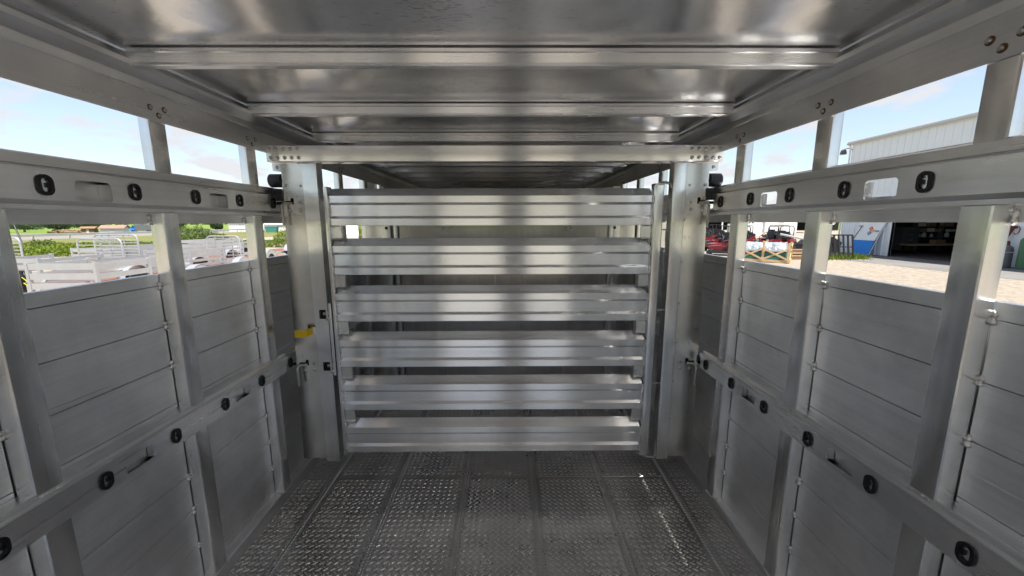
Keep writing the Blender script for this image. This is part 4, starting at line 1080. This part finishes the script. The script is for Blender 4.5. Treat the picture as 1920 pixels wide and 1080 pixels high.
pquad('rim', [(1.452, -0.005), (1.49, -0.005), (1.75, 2.03), (1.703, 2.03)], WALU, pn, 0.05, 0.012)
dcx, dcy, dr = 0.92, 1.42, 0.145
for nm, du, dv, mt in (('red_square', 0, 1, REDTILE), ('orange_square', 1, 0, ORTILE), ('blue_square', 0, -1, BLTILE), ('white_square', -1, 0, WPAINT)):
    c = (dcx + du * dr, dcy + dv * dr); e = dr * 0.97
    pquad(nm, [(c[0], c[1] + e), (c[0] + e, c[1]), (c[0], c[1] - e), (c[0] - e, c[1])], mt, pn, 0.004, 0.006)
    if mt is not WPAINT: pquad('numeral', [(c[0] - .028, c[1] - .05), (c[0] + .028, c[1] - .05), (c[0] + .028, c[1] - .03), (c[0] + .0, c[1] + .01), (c[0] + .028, c[1] + .05), (c[0] - .028, c[1] + .05), (c[0] - .02, c[1] + .03), (c[0] + .0, c[1] + .028), (c[0] - .028, c[1] - .02)], WPAINT, pn, 0.002, 0.010)
put('hinge_rod', MB().tube([PQ(0.28, 1.72, .03), PQ(0.02, 0.9, .03)], 0.018, 8).tube([PQ(0.36, 1.70, .03), PQ(0.05, 1.70, .03)], 0.018, 8), DKGREY, pn)
put('latch', MB().bar(PQ(1.25, 1.42, .03), PQ(1.5, 1.42, .03), .05), DKGREY, pn)

# ---- black ramp gate and machinery beside it
bgx = thing('black_ramp_gate', 'black steel ramp gate with upright bars standing in the grass', 'gate', (18.0, 20.8, g))
A, B = Vector((17.35, 20.85, g + .02)), Vector((18.5, 20.75, g + .02)); UPV = Vector((-.12, .12, 1.26))
for k in range(6):
    p = A.lerp(B, k / 5)
    put('upright', MB().bar(p, p + UPV * (1 if k < 5 else .98), .075, .05, up=(0, 1, 0)), BLKSTEEL, bgx)
put('top_rail', MB().bar(A + UPV, B + UPV, .07), BLKSTEEL, bgx); put('bottom_rail', MB().bar(A + Vector((0, 0, .04)), B + Vector((0, 0, .04)), .07), BLKSTEEL, bgx); put('mid_rail', MB().bar(A + UPV * .5 + Vector((0, .05, 0)), B + UPV * .5 + Vector((0, .05, 0)), .05), BLKSTEEL, bgx)
mc = thing('baler_implement', 'dark farm implement with a silver arm behind the black ramp gate', 'implement', (18.2, 22.9, g))
put('housing', MB().prism([(17.3, g + .25), (19.0, g + .25), (19.2, g + .8), (18.6, g + 1.15), (17.7, g + 1.1), (17.25, g + .7)], 'y', 22.4, 23.4), BLKSTEEL, mc)
put('arm', MB().tube([(16.4, 23.6, g + 1.25), (17.5, 22.3, g + .9)], .06, 10), WALU, mc)
for y in (22.25, 23.55): put('wheel', MB().lathe([(.15, -.1), (.3, -.1), (.34, -.05), (.34, .05), (.3, .1), (.15, .1)], (17.9, y, g + .34), (0, 1, 0), 20), RUBBER, mc)
put('lamp', MB().lathe([(.07, 0), (.07, .04), (.04, .05)], (18.7, 22.39, g + .8), (0, -1, 0), 12), BRASS, mc)
nb = 1500
gx_ = rng.uniform(16.0, 19.4, nb); gyy = 20.9 + (gx_ - 16.6) * 0.10 + rng.normal(0, .35, nb); gh = rng.uniform(.10, .38, nb)
v = []; f_ = []
for i in range(nb):
    a = rng.uniform(0, 6.28); dx, dy = math.cos(a) * .018, math.sin(a) * .018; lx, ly = rng.normal(0, .08, 2)
    v += [(gx_[i] - dx, gyy[i] - dy, g), (gx_[i] + dx, gyy[i] + dy, g), (gx_[i] + lx, gyy[i] + ly, g + gh[i])]; f_.append((3 * i, 3 * i + 1, 3 * i + 2))
put('tall_grass', MB().add(v, f_), LEAFB, kind='stuff')

# ---- crate with film-wrapped load, planks
ct = thing('wooden_crate', 'open pale wooden crate braced with crosses holding a load in clear film', 'crate', (13.2, 20.0, g), R(-38))
cw, cdp, chh = 1.05, 0.85, 0.98
for sx in (-1, 0, 1):
    for sy in (-1, 1):
        put('corner_post', MB().box(sx * cw - .05, sx * cw + .05, sy * cdp - .04, sy * cdp + .04, .10, chh + (.08 if sx == 0 else 0)), PINE, ct, world=False)
for sy in (-1, 1):
    put('bottom_board', MB().box(-cw - .06, cw + .06, sy * (cdp + .055) - .012, sy * (cdp + .055) + .012, .04, .16), PINE, ct, world=False)
    for (xa, xb) in ((-cw, 0), (0, cw)):
        put('brace', MB().bar((xa, sy * (cdp + .056), .16), (xb, sy * (cdp + .056), .70), .024, .085, up=(0, 0, 1)), PINE, ct, world=False)
        put('brace', MB().bar((xa, sy * (cdp + .083), .70), (xb, sy * (cdp + .083), .16), .024, .085, up=(0, 0, 1)), PINE, ct, world=False)
for sx in (-1, 1):
    put('bottom_board', MB().box(sx * (cw + .065) - .012, sx * (cw + .065) + .012, -cdp, cdp, .04, .16), PINE, ct, world=False)
    put('brace', MB().bar((sx * (cw + .065), -cdp, .16), (sx * (cw + .065), cdp, .9), .085, .024, up=(1, 0, 0)), PINE, ct, world=False)
    put('brace', MB().bar((sx * (cw + .092), -cdp, .9), (sx * (cw + .092), cdp, .16), .085, .024, up=(1, 0, 0)), PINE, ct, world=False)
for k in range(6): put('base_plank', MB().box(-cw, cw, -cdp + k * .29, -cdp + k * .29 + .2, .0, .04), PINE, ct, world=False)
film, tt, bb = new_mat('clear_film')
bb.inputs['Base Color'].default_value = (.26, .29, .32, 1); bb.inputs['Roughness'].default_value = .14; bb.inputs['Alpha'].default_value = 1.0
bb.inputs['Specular IOR Level'].default_value = .9
nn = _n(tt, 'ShaderNodeTexNoise', Scale=7.0, Detail=5.0); cc = _n(tt, 'ShaderNodeTexCoord'); tt.links.new(cc.outputs['Object'], nn.inputs['Vector'])
b2 = _n(tt, 'ShaderNodeBump'); b2.inputs['Strength'].default_value = 1.0; b2.inputs['Distance'].default_value = .06; tt.links.new(nn.outputs['Fac'], b2.inputs['Height']); tt.links.new(b2.outputs[0], bb.inputs['Normal'])
vv = []; ff = []; nx, ny = 22, 16
for j in range(ny + 1):
    for i in range(nx + 1):
        x = -cw + .08 + (2 * cw - .16) * i / nx; y = -cdp + .07 + (2 * cdp - .14) * j / ny
        e = min(i, nx - i, j, ny - j)
        z = .55 if e == 0 else (.93 + .035 * math.sin(i * 1.3) * math.cos(j * 1.7) + rng.uniform(-.02, .02))
        vv.append((x, y, z))
for j in range(ny):
    for i in range(nx):
        a = j * (nx + 1) + i; ff.append((a, a + 1, a + nx + 2, a + nx + 1))
put('film', MB().add(vv, ff).mesh('film', angle=80), film, ct, world=False)
put('crated_load', MB().box(-cw + .12, cw - .12, -cdp + .12, cdp - .12, .045, .5).box(-.5, .5, -.4, .4, .501, .8), TEAL, ct, world=False)
pk = thing('plank_stack', 'stack of short pale planks on the ground beside the crate', 'planks', (15.6, 21.0, g))
for k in range(7):
    for j in range(2):
        put('plank', MB().box(14.7 + .05 * (k % 3), 16.9 - .09 * (k % 2), 20.7 + j * .33 + .03 * (k % 2), 20.98 + j * .33, g + .02 + k * .075, g + .07 + k * .075), PINE if k % 3 else BROWN, pk)

# ---- red riding mowers
def make_mower():
    t = thing('riding_mower', '', 'mower', (0, 0, GZ), 0, 'red riding mowers lined up outside')
    def b(name, mb, mat, par=t): return put(name, mb, mat, par, world=False)
    b('body', MB().prism([(-.95, .35), (-.2, .32), (.55, .32), (.95, .42), (.98, .52), (.35, .60), (.1, .52), (-.15, .62), (-.9, .82), (-1.0, .6)], 'y', -.36, .36), REDP)
    b('fender', MB().prism([(-.85, .62), (-.6, .80), (-.1, .80), (.05, .66), (.05, .60), (-.85, .56)], 'y', -.58, -.365), REDP)
    b('fender', MB().prism([(-.85, .62), (-.6, .80), (-.1, .80), (.05, .66), (.05, .60), (-.85, .56)], 'y', .365, .58), REDP)
    b('cutting_deck', MB().prism([(-.15, .14), (.75, .14), (.82, .22), (.7, .30), (-.1, .30), (-.2, .22)], 'y', -.72, .72), BLKSTEEL)
    st = b('seat', MB().prism([(-.32, .78), (.12, .74), (.14, .84), (-.2, .90), (-.30, 1.30), (-.42, 1.28), (-.40, .82)], 'y', -.24, .24), BLACK)
    b('armrest', MB().box(-.3, .05, -.30, -.245, .98, 1.04).box(-.3, .05, .245, .30, .98, 1.04), BLACK, st)
    b('engine', MB().box(-1.02, -.55, -.28, .28, .83, 1.06).lathe([(.2, 0), (.2, .08), (.1, .10)], (-.78, 0, 1.061), (0, 0, 1), 14), BLKSTEEL)
    rp = [(-.55, -.42, .6), (-.55, -.42, 1.55), (-.55, -.34, 1.68), (-.55, .34, 1.68), (-.55, .42, 1.55), (-.55, .42, .6)]
    b('roll_bar', MB().tube(rp, .03, 8), BLKSTEEL)
    for y in (-.22, .22): b('control_lever', MB().tube([(.18, y * 1.4, .6), (.22, y * 1.5, .95), (.16, y * .9, 1.12), (.14, y * .2, 1.14)], .016, 7), BLKSTEEL)
    for y in (-.52, .52):
        w_ = b('wheel', MB().lathe([(.12, -.13), (.26, -.14), (.30, -.09), (.30, .09), (.26, .14), (.12, .13)], (-.55, y, .30), (0, 1, 0), 18), RUBBER)
        b('rim', MB().lathe([(.13, -.1), (.13, .1), (.05, .08)], (-.55, y, .30), (0, 1 if y > 0 else -1, 0), 14), WPAINT, w_)
        b('caster', MB().lathe([(.06, -.06), (.15, -.07), (.17, -.03), (.17, .03), (.15, .07), (.06, .06)], (.88, y * .95, .17), (0, 1, 0), 14), RUBBER)
        b('caster_arm', MB().bar((.55, y * .9, .42), (.88, y * .95, .40), .06), REDP)
    return t
m0 = make_mower()
ml = [(14.6, 26.8, 200, 'red riding mower behind the left end of the crate'), (16.3, 27.6, 214, 'red riding mower directly behind the middle of the crate'), (17.9, 27.2, 190, 'red riding mower behind the right end of the crate'), (19.6, 27.8, 222, 'red riding mower beside the second right post'),
      (13.2, 23.6, 150, 'red riding mower at the left edge beside the gate plate'), (16.8, 31.4, 205, 'red riding mower in the second row behind the crate'), (19.0, 31.8, 195, 'red riding mower at the right of the second row'), (21.6, 31.2, 210, 'red riding mower partly hidden by the leaning black gate'), (14.9, 30.9, 185, 'red riding mower at the left of the second row'),
      (20.9, 36.0, 200, 'red riding mower in the third row at the right'), (18.2, 36.4, 215, 'red riding mower in the third row at the left'), (23.6, 35.5, 200, 'red riding mower far back beside the building corner')]
for k in range(9): ml.append((15.5 + 1.9 * (k % 5) + (k // 5) * 1.4, 40 + 4.2 * (k // 5) + (k % 2) * .6, 190 + 8 * (k % 3), 'red riding mower %s of the %s beyond the crate' % (('at the left end', 'second from the left', 'in the middle', 'fourth from the left', 'at the right end')[k % 5], ('crowded fourth row', 'crowded last row')[k // 5])))
for i, (x, y, a, lab) in enumerate(ml):
    o = m0 if i == 0 else copy_tree(m0)
    o.location = (x, y, GZ); o.rotation_euler = (0, 0, R(a)); o['label'] = lab
# ---- silver trailers / white panels behind the mowers and the far dark shed
for x, y, a, s_, lab in ((27.0, 45.0, 10, 1.0, 'white enclosed trailer behind the mowers'), (38.5, 56, -20, 1.2, 'white enclosed trailer at the far right of the yard'), (24.0, 62, 5, 1.3, 'white enclosed trailer in front of the dark open shed')):
    t = thing('enclosed_trailer', lab, 'trailer', (x, y, GZ), R(a), 'enclosed trailers in the yard')
    put('body', MB().prism(rrect(-1.6 * s_, 1.6 * s_, .45, 1.75 * s_, .1, 3), 'y', -.8, .8), WPAINT, t, world=False)
    put('roof_cap', MB().box(-1.55 * s_, 1.55 * s_, -.75, .75, 1.751 * s_, 1.78 * s_), TRIM, t, world=False)
    put('door', MB().box(-.3, .35, -.83, -.803, .5, 1.6 * s_), TRIM, t, world=False)
    for xx in (-.4, .4): put('wheel', MB().lathe([(.12, -.1), (.3, -.1), (.33, -.05), (.33, .05), (.3, .1), (.12, .1)], (xx, -.82, .33), (0, 1, 0), 16), RUBBER, t, world=False)
    put('tongue', MB().bar((1.6 * s_, 0, .48), (2.5 * s_, 0, .45), .1), BLKSTEEL, t, world=False)
pb = thing('open_shed', 'long dark open fronted pole shed far behind the mowers', 'shed', (52, 96, GZ), R(-28))
put('back_wall', MB().box(-24, 24, 7.8, 8, 0, 4.2), DKWALL, pb, world=False)
put('roof', MB().prism([(-.6, 3.9), (8.2, 4.6), (8.2, 4.75), (-.6, 4.05)], 'x', -24.5, 24.5), TRIM, pb, world=False)
for k in range(9): put('post', MB().box(-24 + k * 6 - .15, -24 + k * 6 + .15, -.3, 0, 0, 3.95), WPAINT, pb, world=False)
for k, (x, w_, m_) in enumerate(((-21, 4.2, WPAINT), (-9, 4.2, SIDING), (9, 5.0, WPAINT))): put('front_panel', MB().box(x - w_ / 2, x + w_ / 2, -.1, -.02, 0, 3.9), m_, pb, world=False)

# ---- cylinders and red hoist leg by the building wall
def cyl(label, x, y, r_, h, mt, cap):
    t = thing('gas_cylinder', label, 'gas cylinder', (x, y, g), 0, 'gas cylinders by the building wall')
    put('shell', MB().lathe([(r_ * .9, 0), (r_, .03), (r_, h - r_ * .9), (r_ * .85, h - r_ * .45), (r_ * .5, h - r_ * .12), (r_ * .3, h)], (x, y, g + .006), (0, 0, 1), 24), mt, t)
    put('valve_cap', MB().lathe([(r_ * .34, 0), (r_ * .34, .12), (r_ * .2, .18), (0, .18)], (x, y, g + h + .005), (0, 0, 1), 14), cap, t)
    return t
cyl('squat dark grey gas cylinder with a red cap against the building wall', 21.55, 16.75, .21, 0.98, DKGREY, DKRED)
cyl('tall green gas cylinder at the right edge of the photo', 21.6, 16.15, .2, 1.35, GREENC, GREENC)
cyl('tall dark green gas cylinder behind the green one at the right edge', 21.75, 15.6, .2, 1.3, GREENC, GREENC)
hl = thing('hoist_leg', 'dark red steel hoist leg with a hooked chain leaning on the building wall', 'hoist', (21.6, 17.2, g))
put('leg', MB().bar((21.35, 17.25, g), (21.9, 16.95, g + 1.72), .12, .09), DKRED, hl); put('leg', MB().bar((21.5, 17.42, g), (21.9, 17.1, g + 1.68), .08, .07), DKRED, hl)
put('head', MB().box(21.8, 21.98, 16.86, 17.12, g + 1.68, g + 1.80), DKRED, hl)
put('hook', MB().tube([(21.85, 16.88, g + 1.74), (21.85, 16.72, g + 1.76), (21.85, 16.66, g + 1.66), (21.85, 16.70, g + 1.5), (21.85, 16.80, g + 1.42), (21.85, 16.86, g + 1.5)], .018, 8), DKRED, hl)
put('foot', MB().box(21.2, 21.5, 17.15, 17.4, g + .006, g + .05), STEEL, hl)
# chain between the hoist and the cylinders
put('chain', MB().tube([(21.5, 17.1, g + .72), (21.36, 16.9, g + .66), (21.3, 16.6, g + .68), (21.35, 16.2, g + .70)], .012, 6), STEEL, hl)
